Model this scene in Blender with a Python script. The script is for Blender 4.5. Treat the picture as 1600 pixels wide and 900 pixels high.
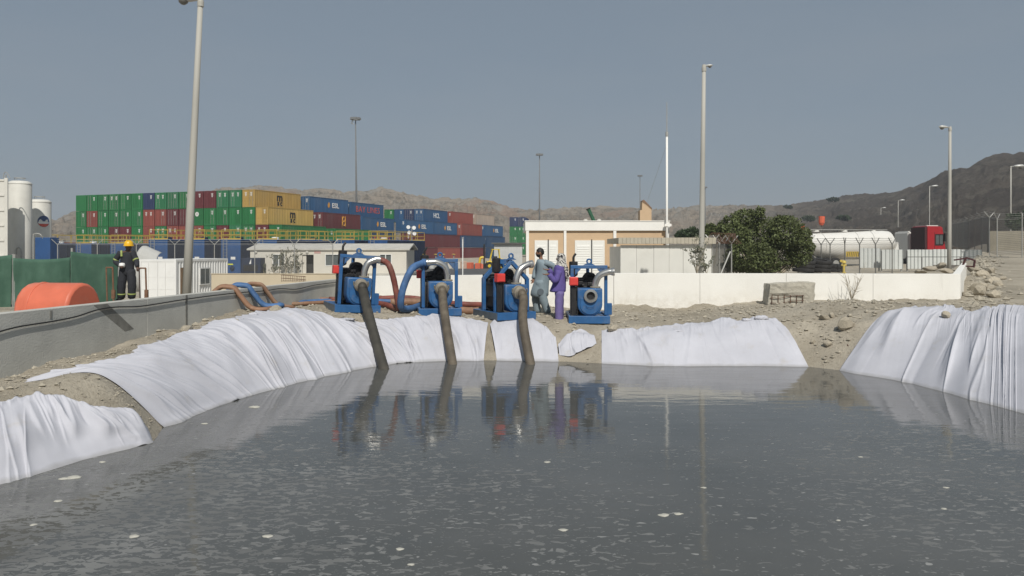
import bpy, math, random
import numpy as np
from mathutils import Vector, Matrix, Quaternion
R = math.radians
random.seed(7); rng = np.random.default_rng(11)
S = bpy.context.scene
COL = S.collection
for o in list(bpy.data.objects): bpy.data.objects.remove(o)

# ------------------------------------------------------------------ camera, sky, sun, exposure
CZ, F, HY = 2.5, 1200.0, 390.0           # eye height above the water, focal length in photo pixels, horizon row
cam = bpy.data.cameras.new('camera'); camo = bpy.data.objects.new('camera', cam); COL.objects.link(camo)
camo.location = (0, 0, CZ); camo.rotation_euler = (R(90), 0, 0)
cam.sensor_width = 36; cam.lens = 36 * F / 1600; cam.shift_y = -(450 - HY) / 1600
cam.clip_start = 0.05; cam.clip_end = 6000
S.camera = camo
SUN_AZ, SUN_EL = R(172), R(46)
w = bpy.data.worlds.new('World'); S.world = w; w.use_nodes = True
nt = w.node_tree; bg = nt.nodes['Background']
sky = nt.nodes.new('ShaderNodeTexSky'); sky.sky_type = 'NISHITA'; sky.sun_disc = False
sky.sun_elevation = SUN_EL; sky.sun_rotation = SUN_AZ
sky.air_density = 1.0; sky.dust_density = 1.4; sky.ozone_density = 1.0
hs = nt.nodes.new('ShaderNodeHueSaturation'); hs.inputs['Saturation'].default_value = 0.72; hs.inputs['Value'].default_value = 0.72
hz = nt.nodes.new('ShaderNodeMix'); hz.data_type = 'RGBA'; hz.inputs[0].default_value = 0.72; hz.inputs[7].default_value = (2.05, 2.62, 3.22, 1)   # even grey-blue haze over the whole sky
nt.links.new(sky.outputs[0], hs.inputs['Color']); nt.links.new(hs.outputs[0], hz.inputs[6]); 
wtc = nt.nodes.new('ShaderNodeTexCoord'); wmp = nt.nodes.new('ShaderNodeMapping'); wmp.inputs['Scale'].default_value = (1.5, 1.5, 7); nt.links.new(wtc.outputs['Generated'], wmp.inputs[0])
wn = nt.nodes.new('ShaderNodeTexNoise'); wn.inputs['Scale'].default_value = 1.6; wn.inputs['Detail'].default_value = 5; nt.links.new(wmp.outputs[0], wn.inputs['Vector'])
wr = nt.nodes.new('ShaderNodeMapRange'); wr.inputs[1].default_value = .45; wr.inputs[2].default_value = .75; wr.inputs[4].default_value = .16; nt.links.new(wn.outputs[0], wr.inputs[0])
wm = nt.nodes.new('ShaderNodeMix'); wm.data_type = 'RGBA'; nt.links.new(wr.outputs[0], wm.inputs[0]); nt.links.new(hz.outputs[2], wm.inputs[6]); wm.inputs[7].default_value = (3.3, 3.5, 3.7, 1)   # thin veils of cloud
nt.links.new(wm.outputs[2], bg.inputs[0])
bg.inputs[1].default_value = 0.10
sl = bpy.data.lights.new('sun', 'SUN'); sl.energy = 4.0; sl.angle = R(0.6); sl.color = (1, 0.955, 0.88)
so = bpy.data.objects.new('sun', sl); COL.objects.link(so)
TS = Vector((math.sin(SUN_AZ) * math.cos(SUN_EL), math.cos(SUN_AZ) * math.cos(SUN_EL), math.sin(SUN_EL)))
so.rotation_euler = TS.to_track_quat('Z', 'Y').to_euler(); so.location = TS * 60
S.view_settings.view_transform = 'Standard'; S.view_settings.look = 'None'
S.view_settings.exposure = 0.0; S.view_settings.gamma = 1.0

# ------------------------------------------------------------------ helpers
def P(px, py, Y):                         # photo pixel + distance -> world point
    return Vector(((px - 800) * Y / F, Y, CZ - (py - HY) * Y / F))
def XP(px, Y): return (px - 800) * Y / F
def ZP(py, Y): return CZ - (py - HY) * Y / F

def vn(x, y, s=0):
    x = np.asarray(x, float); y = np.asarray(y, float)
    xi = np.floor(x); yi = np.floor(y); fx = x - xi; fy = y - yi
    fx = fx * fx * fx * (fx * (fx * 6 - 15) + 10); fy = fy * fy * fy * (fy * (fy * 6 - 15) + 10)
    def h(a, b):
        v = np.sin(a * 127.1 + b * 311.7 + s * 74.7) * 43758.5453
        return v - np.floor(v)
    return (h(xi, yi) * (1 - fx) + h(xi + 1, yi) * fx) * (1 - fy) + (h(xi, yi + 1) * (1 - fx) + h(xi + 1, yi + 1) * fx) * fy
def fbm(x, y, s=0, o=4, g=0.5):
    t = 0; a = 1; n = 0
    for i in range(o):
        t = t + a * (vn(x * 2 ** i, y * 2 ** i, s + i) - 0.5); n += a; a *= g
    return t / n * 2
def sst(a, b, x):
    t = np.clip((np.asarray(x, float) - a) / (b - a), 0, 1); return t * t * (3 - 2 * t)

MATS = {}
def mat(name, col, rough=0.7, metal=0.0, var=0.12, scale=3.0, bump=0.0, bscale=30.0, dirt=None, dirt_amt=0.3, rnd=0.0, spec=0.4, stretch=(1, 1, 1)):
    if name in MATS: return MATS[name]
    m = bpy.data.materials.new(name); m.use_nodes = True; n = m.node_tree; b = n.nodes['Principled BSDF']
    L = n.links.new
    tc = n.nodes.new('ShaderNodeTexCoord'); mp = n.nodes.new('ShaderNodeMapping'); mp.inputs['Scale'].default_value = stretch
    L(tc.outputs['Object'], mp.inputs[0])
    nz = n.nodes.new('ShaderNodeTexNoise'); nz.inputs['Scale'].default_value = scale; nz.inputs['Detail'].default_value = 6; nz.inputs['Roughness'].default_value = 0.6
    L(mp.outputs[0], nz.inputs['Vector'])
    mr = n.nodes.new('ShaderNodeMapRange'); mr.inputs[1].default_value = 0.3; mr.inputs[2].default_value = 0.7
    mr.inputs[3].default_value = 1 - var; mr.inputs[4].default_value = 1 + var
    L(nz.outputs[0], mr.inputs[0])
    c = n.nodes.new('ShaderNodeVectorMath'); c.operation = 'SCALE'; c.inputs[0].default_value = col[:3]
    src = mr.outputs[0]
    if rnd:
        oi = n.nodes.new('ShaderNodeObjectInfo'); r2 = n.nodes.new('ShaderNodeMapRange'); r2.inputs[3].default_value = 1 - rnd; r2.inputs[4].default_value = 1 + rnd
        L(oi.outputs['Random'], r2.inputs[0]); mu = n.nodes.new('ShaderNodeMath'); mu.operation = 'MULTIPLY'
        L(src, mu.inputs[0]); L(r2.outputs[0], mu.inputs[1]); src = mu.outputs[0]
    L(src, c.inputs['Scale']); out = c.outputs[0]
    if dirt:
        n2 = n.nodes.new('ShaderNodeTexNoise'); n2.inputs['Scale'].default_value = scale * 0.6; n2.inputs['Detail'].default_value = 8; n2.inputs['Roughness'].default_value = 0.7
        L(mp.outputs[0], n2.inputs['Vector'])
        rr = n.nodes.new('ShaderNodeMapRange'); rr.inputs[1].default_value = 0.5; rr.inputs[2].default_value = 0.72; rr.inputs[4].default_value = dirt_amt
        L(n2.outputs[0], rr.inputs[0])
        mx = n.nodes.new('ShaderNodeMix'); mx.data_type = 'RGBA'; L(rr.outputs[0], mx.inputs[0]); L(out, mx.inputs[6]); mx.inputs[7].default_value = (*dirt, 1)
        out = mx.outputs[2]
    L(out, b.inputs['Base Color'])
    b.inputs['Roughness'].default_value = rough; b.inputs['Metallic'].default_value = metal
    b.inputs['Specular IOR Level'].default_value = spec
    if bump:
        n3 = n.nodes.new('ShaderNodeTexNoise'); n3.inputs['Scale'].default_value = bscale; n3.inputs['Detail'].default_value = 5
        L(mp.outputs[0], n3.inputs['Vector'])
        bp = n.nodes.new('ShaderNodeBump'); bp.inputs['Strength'].default_value = min(1, bump); bp.inputs['Distance'].default_value = 0.02
        L(n3.outputs[0], bp.inputs['Height']); L(bp.outputs[0], b.inputs['Normal'])
    MATS[name] = m
    return m

class MB:
    def __init__(s): s.v = []; s.f = []
    def add(s, vs, fs):
        k = len(s.v); s.v += [tuple(v) for v in vs]; s.f += [tuple(i + k for i in f) for f in fs]; return s
    def bx(s, x0, x1, y0, y1, z0, z1):
        return s.add([(x0,y0,z0),(x1,y0,z0),(x1,y1,z0),(x0,y1,z0),(x0,y0,z1),(x1,y0,z1),(x1,y1,z1),(x0,y1,z1)],
                     [(3,2,1,0),(4,5,6,7),(0,1,5,4),(1,2,6,5),(2,3,7,6),(3,0,4,7)])
    def bar(s, p0, p1, wx, wz=None):       # box beam between two points
        p0 = Vector(p0); p1 = Vector(p1); d = (p1 - p0).normalized(); wz = wz or wx
        up = Vector((0,0,1)) if abs(d.z) < 0.95 else Vector((0,1,0))
        a = d.cross(up).normalized() * wx / 2; b = d.cross(a).normalized() * wz / 2
        vs = [p + i * a + j * b for p in (p0, p1) for i, j in ((-1,-1),(1,-1),(1,1),(-1,1))]
        return s.add(vs, [(0,1,2,3),(7,6,5,4),(0,4,5,1),(1,5,6,2),(2,6,7,3),(3,7,4,0)])
    def tube(s, pts, r, seg=8, caps=True, ry=None):
        pts = [Vector(p) for p in pts]; n = len(pts)
        rs = list(r) if hasattr(r, '__len__') else [r] * n
        ta = [(pts[min(i+1,n-1)] - pts[max(i-1,0)]).normalized() for i in range(n)]
        ref = Vector((0,0,1)) if abs(ta[0].z) < 0.9 else Vector((0,1,0))
        a = ta[0].cross(ref).normalized(); vs = []; fs = []
        for i in range(n):
            a = (a - ta[i] * a.dot(ta[i])).normalized(); b = ta[i].cross(a)
            for k in range(seg):
                t = 2 * math.pi * k / seg
                vs.append(pts[i] + a * math.cos(t) * rs[i] + b * math.sin(t) * rs[i] * (ry or 1))
        for i in range(n - 1):
            for k in range(seg):
                j = (k + 1) % seg; fs.append((i*seg+k, i*seg+j, (i+1)*seg+j, (i+1)*seg+k))
        if caps: fs.append(tuple(range(seg))[::-1]); fs.append(tuple((n-1)*seg + k for k in range(seg)))
        return s.add(vs, fs)
    def lathe(s, prof, c=(0,0,0), seg=16, axis='z'):
        vs = []; fs = []; n = len(prof)
        for r, z in prof:
            for k in range(seg):
                t = 2 * math.pi * k / seg; x, y = r * math.cos(t), r * math.sin(t)
                q = (x, y, z) if axis == 'z' else ((x, -z, y) if axis == 'y' else (z, x, y))
                vs.append((q[0]+c[0], q[1]+c[1], q[2]+c[2]))
        for i in range(n - 1):
            for k in range(seg):
                j = (k + 1) % seg; fs.append((i*seg+k, i*seg+j, (i+1)*seg+j, (i+1)*seg+k))
        if prof[0][0] > 1e-6: fs.append(tuple(range(seg))[::-1])
        if prof[-1][0] > 1e-6: fs.append(tuple((n-1)*seg + k for k in range(seg)))
        return s.add(vs, fs)
    def prism(s, poly, y0, y1):            # polygon in XZ pushed along Y
        n = len(poly); vs = [(x, y0, z) for x, z in poly] + [(x, y1, z) for x, z in poly]
        fs = [tuple(range(n)), tuple(range(n, 2*n))[::-1]] + [(i, i+n, (i+1)%n+n, (i+1)%n) for i in range(n)]
        return s.add(vs, fs)
    def prismz(s, poly, z0, z1):
        n = len(poly); vs = [(x, y, z0) for x, y in poly] + [(x, y, z1) for x, y in poly]
        fs = [tuple(range(n))[::-1], tuple(range(n, 2*n))] + [(i, (i+1)%n, (i+1)%n+n, i+n) for i in range(n)]
        return s.add(vs, fs)
    def loft(s, rings, cap=True):
        n = len(rings); m = len(rings[0]); vs = [v for r in rings for v in r]; fs = []
        for i in range(n - 1):
            for k in range(m):
                j = (k + 1) % m; fs.append((i*m+k, i*m+j, (i+1)*m+j, (i+1)*m+k))
        if cap: fs.append(tuple(range(m))[::-1]); fs.append(tuple((n-1)*m + k for k in range(m)))
        return s.add(vs, fs)
    def grid(s, A):                        # array (nu, nv, 3)
        nu, nv = A.shape[:2]; k = len(s.v); s.v += [tuple(p) for p in A.reshape(-1, 3)]
        s.f += [(k+i*nv+j, k+(i+1)*nv+j, k+(i+1)*nv+j+1, k+i*nv+j+1) for i in range(nu-1) for j in range(nv-1)]
        return s
    def rot(s, ang, about=(0,0,0), axis='Z', start=0):
        M = Matrix.Rotation(ang, 3, axis); c = Vector(about)
        s.v[start:] = [tuple(M @ (Vector(v) - c) + c) for v in s.v[start:]]; return s
    def build(s, name, m, parent=None, smooth=None, bevel=0, solid=0, sub=0):
        me = bpy.data.meshes.new(name); me.from_pydata(s.v, [], s.f); me.update()
        if m: me.materials.append(m)
        if smooth is not None:
            for p in me.polygons: p.use_smooth = True
            if smooth < 180: me.set_sharp_from_angle(angle=R(smooth))
        o = bpy.data.objects.new(name, me); COL.objects.link(o)
        if parent: o.parent = parent
        if solid: q = o.modifiers.new('s', 'SOLIDIFY'); q.thickness = solid; q.offset = 0
        if bevel: q = o.modifiers.new('b', 'BEVEL'); q.width = bevel; q.segments = 2; q.limit_method = 'ANGLE'
        if sub: q = o.modifiers.new('u', 'SUBSURF'); q.levels = q.render_levels = sub
        return o
def tag(o, label=None, cat=None, group=None, kind=None):
    if label: o['label'] = label
    if cat: o['category'] = cat
    if group: o['group'] = group
    if kind: o['kind'] = kind
    return o
def thing(name, label, cat, loc=(0,0,0), rz=0, group=None):
    o = bpy.data.objects.new(name, None); COL.objects.link(o); o.location = loc; o.rotation_euler = (0, 0, rz); o.empty_display_size = 0.2
    return tag(o, label, cat, group)
def copy_tree(o, parent=None):
    c = o.copy(); COL.objects.link(c)
    if parent: c.parent = parent
    for ch in list(o.children): copy_tree(ch, c)
    return c
def spline(pts, n=8):                      # Catmull-Rom through points
    pts = [Vector(p) for p in pts]; q = [2*pts[0]-pts[1]] + pts + [2*pts[-1]-pts[-2]]; out = []
    for i in range(1, len(q) - 2):
        for k in range(n):
            t = k / n; a, b, c, d = q[i-1], q[i], q[i+1], q[i+2]
            out.append(0.5*((2*b)+(c-a)*t+(2*a-5*b+4*c-d)*t*t+(3*b-a-3*c+d)*t**3))
    return out + [pts[-1]]
def text_mesh(name, body, size, m, parent, loc, rot=(R(90),0,0), ext=0.004, align='CENTER', sx=1.0, spacing=1.0, bold=0.0):
    c = bpy.data.curves.new(name, 'FONT'); c.body = body; c.size = size; c.extrude = ext; c.align_x = align; c.align_y = 'CENTER'; c.space_character = spacing; c.space_line = 0.72; c.offset = bold; c.resolution_u = 3
    o = bpy.data.objects.new(name + '_src', c); COL.objects.link(o)
    me = bpy.data.meshes.new_from_object(o.evaluated_get(bpy.context.evaluated_depsgraph_get())); bpy.data.objects.remove(o)
    me.materials.clear(); me.materials.append(m); me.name = name
    t = bpy.data.objects.new(name, me); COL.objects.link(t); t.parent = parent; t.location = loc; t.rotation_euler = rot; t.scale = (sx, 1, 1)
    return t
ORD = ['first','second','third','fourth','fifth','sixth','seventh','eighth','ninth','tenth','eleventh','twelfth','thirteenth','fourteenth','fifteenth','sixteenth','seventeenth','eighteenth','nineteenth','twentieth']

# ------------------------------------------------------------------ terrain
def wl(px, py): Y = CZ * F / (py - HY); return (XP(px, Y), Y)
WL = [wl(*p) for p in ((0,755),(120,718),(235,691),(252,668),(300,647),(350,629),(400,613),(450,600),(500,588),(545,578),(600,569),(650,564.5),(700,563),(765,563),(830,563.5),(885,565),(940,568),(1020,571),(1100,571),(1180,571),(1262,573),(1312,578.5),(1350,585),(1400,593),(1470,609),(1540,628),(1600,643))]
WL += [(8.1, 10), (8.1, 7), (7.0, 4.2), (4.0, 2.7), (0, 2.4), (-3.5, 2.9), (-5.6, 4.5), (-5.9, 6.5)]
WLA = np.array(WL)
def sdist(x, y):                           # >0 outside the pool
    x = np.asarray(x, float); y = np.asarray(y, float); d = np.full(x.shape, 1e9); ins = np.zeros(x.shape, bool); n = len(WLA)
    for i in range(n):
        ax, ay = WLA[i]; bx_, by = WLA[(i+1) % n]; ex, ey = bx_-ax, by-ay
        t = np.clip(((x-ax)*ex+(y-ay)*ey)/(ex*ex+ey*ey), 0, 1)
        d = np.minimum(d, np.hypot(x-ax-t*ex, y-ay-t*ey))
        c = (ay > y) != (by > y); ins ^= c & (x < (bx_-ax)*(y-ay)/((by-ay) or 1e-9)+ax)
    return np.where(ins, -d, d)
CP = np.array([(-5.4,8.5,.70,1.0),(-5,10.5,.80,1.0),(-4.9,12.5,.95,1.2),(-4.6,14.3,1.10,1.4),(-3.9,16,1.02,1.6),(-3,17.5,.93,1.7),(-1.4,17.6,.83,1.6),(.4,17.6,.71,1.6),(2,17.3,.63,1.7),(4.1,17,.70,1.8),
               (6.3,17,.85,2.2),(7.4,16.8,1.12,2.6),(8.6,19,1.16,3),(8.3,15.5,1.2,2.4),(8.7,13.2,1.25,2.2),(9,11,1.3,2.0),(9,7,1.2,1.6),(0,1,.86,1.2),(-6,4.5,.75,1.0),
               (-4,21,1.05,1.6),(0,21.5,.78,1.6),(4,21.5,.74,1.6),(8,21.3,.98,2),(12,20.5,1.0,2),(13,16,1.3,2),(-6,17,1.2,1.5)])
GW0, GW1 = (-6.98, 10.47), (-5.25, 22.3)   # grey wall line
WWY = 22.3                                 # white wall line
RW = ((12.9, 22.3), (21.6, 36.5))          # return wall
def gwx(y): return GW0[0] + (np.asarray(y, float) - GW0[1]) * (GW1[0]-GW0[0]) / (GW1[1]-GW0[1])
def rwx(y): return RW[0][0] + (np.asarray(y, float) - RW[0][1]) * (RW[1][0]-RW[0][0]) / (RW[1][1]-RW[0][1])
def T(x, y, detail=True):
    x = np.asarray(x, float); y = np.asarray(y, float)
    W = 0; H = 0; D = 0
    for cx, cy, h, ww in CP:
        k = 1 / ((x-cx)**2 + (y-cy)**2 + 0.15)**1.6; W = W + k; H = H + k*h; D = D + k*ww
    H = H / W; D = D / W
    d = sdist(x, y)
    t = np.clip(d / D, 0, 1); prof = np.sin(t * math.pi / 2) ** 0.9
    z = np.where(d > 0, H * prof, np.maximum(-1.2, d * 0.8))
    if detail:
        amp = sst(-0.3, 0.5, d)
        z = z + amp * (0.10 * fbm(x*0.9, y*0.9, 3) + 0.06 * np.maximum(0, fbm(x*2.6, y*2.6, 9, 4)) + 0.035 * fbm(x*7, y*7, 5, 3))
        z = z + 0.16 * sst(1.5, 0.0, WWY - y) * (y < WWY) * np.maximum(0, fbm(x*1.3+5, y*1.3, 21) + 0.15) * (x > -4)
    else: z = z + 0.05 * fbm(x*0.9, y*0.9, 3) * sst(-0.3, 0.5, d)
    # the yard behind the walls, lower than the bank
    left = np.interp(y, [5, 24, 42, 90, 118, 400], [.92, .92, -.6, -.3, .5, .6])
    yard = np.interp(y, [22, 60, 90, 120, 400], [-.5, -.45, -.3, .1, .5])
    yr = np.interp(x, [4, 20, 60], [0, 1, 1]); rightz = np.interp(y, [22, 40, 64, 100, 300], [.9, .9, .85, 1.6, 3])
    far = yard * (1 - yr) + rightz * yr
    road = np.interp(y, [10, 20, 30, 60, 100, 300], [1.25, 1.0, 1.3, 2.0, 3.2, 5])
    z = np.where(y > WWY, np.where(x > rwx(y), road, far), z)
    z = np.where((y > WWY) & (x <= rwx(y)) & (x < -5), left * sst(-5, -9, x) + far * (1 - sst(-5, -9, x)), z)
    z = np.where((x < gwx(y)) & (y <= WWY) & (y > 4), left, z)
    b = sst(12.2, 14.5, x) * sst(19, 22, y) * (y <= WWY); z = z * (1-b) + road * b
    if detail: z = z + np.where(y > WWY, 0.06 * fbm(x*0.5, y*0.5, 31), 0)
    return z
def hit(px, py, y0=7.0, y1=21.5):
    Y = np.arange(y0, y1, 0.02); X = XP(px, Y); z = ZP(py, Y); t = T(X, Y, False)
    g = z - t; k = np.where(g <= 0)[0]; i = k[0] if len(k) else int(np.argmin(g))
    return (X[i], Y[i])
def TZ(x, y): return float(T(np.array([x]), np.array([y]))[0])

# ------------------------------------------------------------------ ground, hills, water
def nodes_mat(name):
    m = bpy.data.materials.new(name); m.use_nodes = True; n = m.node_tree
    return m, n, n.nodes['Principled BSDF'], n.links.new
def noise(n, L, vec, scale, detail=6, rough=0.6, dist=0.0):
    q = n.nodes.new('ShaderNodeTexNoise'); q.inputs['Scale'].default_value = scale; q.inputs['Detail'].default_value = detail
    q.inputs['Roughness'].default_value = rough; q.inputs['Distortion'].default_value = dist; L(vec, q.inputs['Vector']); return q.outputs[0]
def rng_(n, L, v, a, b, c=0.0, d=1.0):
    q = n.nodes.new('ShaderNodeMapRange'); q.inputs[1].default_value = a; q.inputs[2].default_value = b; q.inputs[3].default_value = c; q.inputs[4].default_value = d
    L(v, q.inputs[0]); return q.outputs[0]
def mixc(n, L, f, a, b):
    q = n.nodes.new('ShaderNodeMix'); q.data_type = 'RGBA'
    if isinstance(f, (int, float)): q.inputs[0].default_value = f
    else: L(f, q.inputs[0])
    for i, v in ((6, a), (7, b)):
        if isinstance(v, tuple): q.inputs[i].default_value = (*v, 1)
        else: L(v, q.inputs[i])
    return q.outputs[2]
def mth(n, L, op, a, b):
    q = n.nodes.new('ShaderNodeMath'); q.operation = op
    for i, v in ((0, a), (1, b)):
        if isinstance(v, (int, float)): q.inputs[i].default_value = v
        else: L(v, q.inputs[i])
    return q.outputs[0]
def mapped(n, L, sc=(1,1,1), rz=0, loc=(0,0,0)):
    tc = n.nodes.new('ShaderNodeTexCoord'); mp = n.nodes.new('ShaderNodeMapping'); mp.inputs['Scale'].default_value = sc; mp.inputs['Rotation'].default_value = (0,0,rz); mp.inputs['Location'].default_value = loc
    L(tc.outputs['Object'], mp.inputs[0]); return mp.outputs[0]
def bump(n, L, h, b, st=0.5, dist=0.02):
    q = n.nodes.new('ShaderNodeBump'); q.inputs['Strength'].default_value = st; q.inputs['Distance'].default_value = dist
    L(h, q.inputs['Height']); L(q.outputs[0], b.inputs['Normal'])

m, n, b, L = nodes_mat('sandy_soil'); v = mapped(n, L)
c1 = mixc(n, L, rng_(n, L, noise(n, L, v, 0.8, 8), .35, .65), (.31,.275,.215), (.46,.415,.335))
c2 = mixc(n, L, rng_(n, L, noise(n, L, v, 14, 8, .7), .52, .7), c1, (.25,.22,.175))
c3 = mixc(n, L, rng_(n, L, noise(n, L, v, 45, 4, .7), .62, .7), c2, (.50,.47,.41))
L(c3, b.inputs['Base Color']); b.inputs['Roughness'].default_value = .95; b.inputs['Specular IOR Level'].default_value = .15
bump(n, L, noise(n, L, v, 22, 8, .75), b, .9, .05); SOIL = m

xs = np.unique(np.concatenate([np.arange(-9, 15, .11), np.geomspace(15, 900, 60), -np.geomspace(9, 900, 60)]))
ys = np.unique(np.concatenate([np.arange(1, 6, .4), np.arange(6, 23, .1), [WWY-.01, WWY+.3], np.geomspace(23, 1500, 70), -np.geomspace(.5, 200, 12)]))
X, Y = np.meshgrid(xs, ys, indexing='ij'); Z = T(X, Y)
g = MB().grid(np.dstack([X, Y, Z])).build('ground', SOIL, smooth=180); tag(g, kind='structure')

m, n, b, L = nodes_mat('murky_water'); v = mapped(n, L, (.55, 1, 1)); v0 = mapped(n, L)
big = noise(n, L, v0, .22, 3, .5)
tcx = n.nodes.new('ShaderNodeTexCoord'); sp = n.nodes.new('ShaderNodeSeparateXYZ'); L(tcx.outputs['Object'], sp.inputs[0])
near = rng_(n, L, sp.outputs[1], 15.0, 8.0)                       # scum gathers on the near side, away from the pumps
side = mth(n, L, 'MAXIMUM', rng_(n, L, sp.outputs[0], .5, -3.5), rng_(n, L, sp.outputs[0], 3.0, 5.5))
big = noise(n, L, v0, .45, 4, .55)
left_ = rng_(n, L, mth(n, L, 'ADD', sp.outputs[0], mth(n, L, 'MULTIPLY', noise(n, L, v0, .5, 3, .5), 3.0)), 3.2, -2.2)
rgt_ = rng_(n, L, mth(n, L, 'ADD', sp.outputs[0], mth(n, L, 'MULTIPLY', noise(n, L, v0, .6, 3, .5), 2.0)), 4.0, 6.0)
thr = mth(n, L, 'ADD', mth(n, L, 'MULTIPLY', near, .105), mth(n, L, 'ADD', mth(n, L, 'MULTIPLY', rng_(n, L, big, .35, .65), .085), mth(n, L, 'MULTIPLY', mth(n, L, 'MAXIMUM', left_, mth(n, L, 'MULTIPLY', rgt_, .8)), mth(n, L, 'MULTIPLY', near, .135))))
fl = mth(n, L, 'ADD', noise(n, L, v, 14, 2.5, .6, .6), thr)
fleck = rng_(n, L, fl, .775, .80)
fine = rng_(n, L, mth(n, L, 'ADD', noise(n, L, v, 38, 2, .55, .4), mth(n, L, 'MULTIPLY', thr, .6)), .775, .80)
spk = rng_(n, L, mth(n, L, 'ADD', noise(n, L, v, 15, 1, .5, .2), mth(n, L, 'MULTIPLY', near, .06)), .775, .80)
fk = mth(n, L, 'MAXIMUM', fleck, fine)
base = mixc(n, L, rng_(n, L, noise(n, L, v0, .35, 5), .35, .65), (.074,.076,.071), (.102,.102,.095))
fcol = mixc(n, L, rng_(n, L, noise(n, L, v0, 1.3, 3), .4, .62), (.130,.131,.126), (.185,.186,.179))
fcol2 = mixc(n, L, spk, mixc(n, L, fk, base, fcol), (.27,.27,.26))
L(fcol2, b.inputs['Base Color'])
L(rng_(n, L, mth(n, L, 'MAXIMUM', fk, spk), 0, 1, .06, .45), b.inputs['Roughness']); b.inputs['IOR'].default_value = 1.33; b.inputs['Specular IOR Level'].default_value = .5
hh = mth(n, L, 'ADD', noise(n, L, mapped(n, L, (.5, 1.6, 1)), 1.8, 3, .5), mth(n, L, 'MULTIPLY', noise(n, L, mapped(n, L, (.6, 1.5, 1), .2), 9, 2, .5), .045))
bump(n, L, hh, b, .10, .045); WATER = m
wa = MB().grid(np.dstack([*np.meshgrid(np.linspace(-7.5, 9.5, 30), np.linspace(1.5, 19, 30), indexing='ij'), np.zeros((30, 30))])).build('water', WATER, smooth=180)
tag(wa, kind='structure')

RIDGE = [(-700,330),(-300,335),(0,352),(60,350),(118,331),(160,303),(230,306),(300,300),(340,294),(400,291),(440,291),(480,293),(515,290),(540,296),(570,297),(598,292),(612,298),(640,303),(680,310),(735,308),(770,314),(800,324),(860,326),(930,322),(1000,323),(1060,321),(1130,321),(1200,319),(1280,314),(1310,306),(1340,303),(1400,300),(1440,287),(1470,268),(1490,259),(1515,257),(1540,243),(1565,236),(1600,232),(1700,222),(1900,240),(2300,270)]
rp = np.array(RIDGE, float)
pxs = np.unique(np.concatenate([np.linspace(-700, 60, 60), np.linspace(60, 1650, 640), np.linspace(1650, 2300, 50)])); tt = np.linspace(0, 1.35, 110)
PX, TT = np.meshgrid(pxs, tt, indexing='ij')
yr_ = np.interp(PX, rp[:,0], rp[:,1]); Yb = np.interp(PX, [0, 1100, 1240, 1420, 1600], [300, 290, 210, 120, 92]); Yr = np.interp(PX, [0, 1100, 1300, 1500, 1700], [560, 600, 500, 330, 280])
eb = (HY - np.interp(PX, [0, 1100, 1400, 1600], [389, 389, 387, 387])) / F; er = (HY - yr_) / F
YY = Yb + (Yr - Yb) * TT; s_ = np.clip(TT, 0, 1)
e = eb + (er - eb) * (s_ ** np.interp(PX, [0, 1150, 1400], [.75, .8, 1.15]))
HX = (PX - 800) * YY / F; HZ = CZ + YY * e - np.maximum(0, TT - 1) * 60
rel = np.abs(fbm(HX*.03, YY*.022, 40, 5, .6)) * 1.0 + .55 * np.abs(fbm(HX*.09, YY*.03, 47, 4, .6)) + .30 * np.abs(fbm(HX*.28, YY*.10, 50, 4, .65))
HZ = HZ - (rel - .25) * np.interp(PX, [0, 1150, 1400], [24, 17, 10]) * (sst(0, .25, TT) * (1 - .72 * sst(.75, 1, TT))) + .9 * fbm(HX*.22, YY*.1, 60, 3) * sst(.7, 1, TT)
HZ = np.where(TT <= 0, -2, HZ)
m, n, b, L = nodes_mat('hill_rock'); v = mapped(n, L); vs_ = mapped(n, L, (1, 1, 3.5), .5)
tc = n.nodes.new('ShaderNodeTexCoord'); sp = n.nodes.new('ShaderNodeSeparateXYZ'); L(tc.outputs['Object'], sp.inputs[0])
rt = rng_(n, L, mth(n, L, 'SUBTRACT', sp.outputs[0], mth(n, L, 'MULTIPLY', sp.outputs[1], .30)), -20, 45)
ca = mixc(n, L, rng_(n, L, noise(n, L, v, .035, 6, .65), .4, .62), (.50,.42,.33), (.45,.42,.365))
ca = mixc(n, L, rng_(n, L, noise(n, L, vs_, .10, 10, .8), .50, .60), ca, (.24,.21,.165))
ca = mixc(n, L, rng_(n, L, noise(n, L, v, .02, 3, .5), .56, .64, 0, .7), ca, (.46,.32,.235))
ca = mixc(n, L, rng_(n, L, noise(n, L, mapped(n, L, (.35, .35, 3.2)), .05, 8, .75), .53, .62, 0, .7), ca, (.55,.48,.39))
cb = mixc(n, L, rng_(n, L, noise(n, L, v, .03, 7, .7), .42, .6), (.135,.118,.102), (.18,.152,.125))
cb = mixc(n, L, rng_(n, L, noise(n, L, v, .06, 9, .78), .50, .62, 0, .85), cb, (.235,.215,.175))
cb = mixc(n, L, rng_(n, L, noise(n, L, vs_, .11, 9, .8), .52, .64, 0, .8), cb, (.08,.073,.065))
cb = mixc(n, L, rng_(n, L, noise(n, L, v, .2, 5, .7), .60, .68, 0, .8), cb, (.05,.055,.035))
L(mixc(n, L, rt, ca, cb), b.inputs['Base Color']); b.inputs['Roughness'].default_value = 1; b.inputs['Specular IOR Level'].default_value = .05
bump(n, L, noise(n, L, vs_, .30, 10, .8), b, 1, 4.5)
tag(MB().grid(np.dstack([HX, YY, HZ])).build('hills', m, smooth=180), kind='structure')

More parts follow.
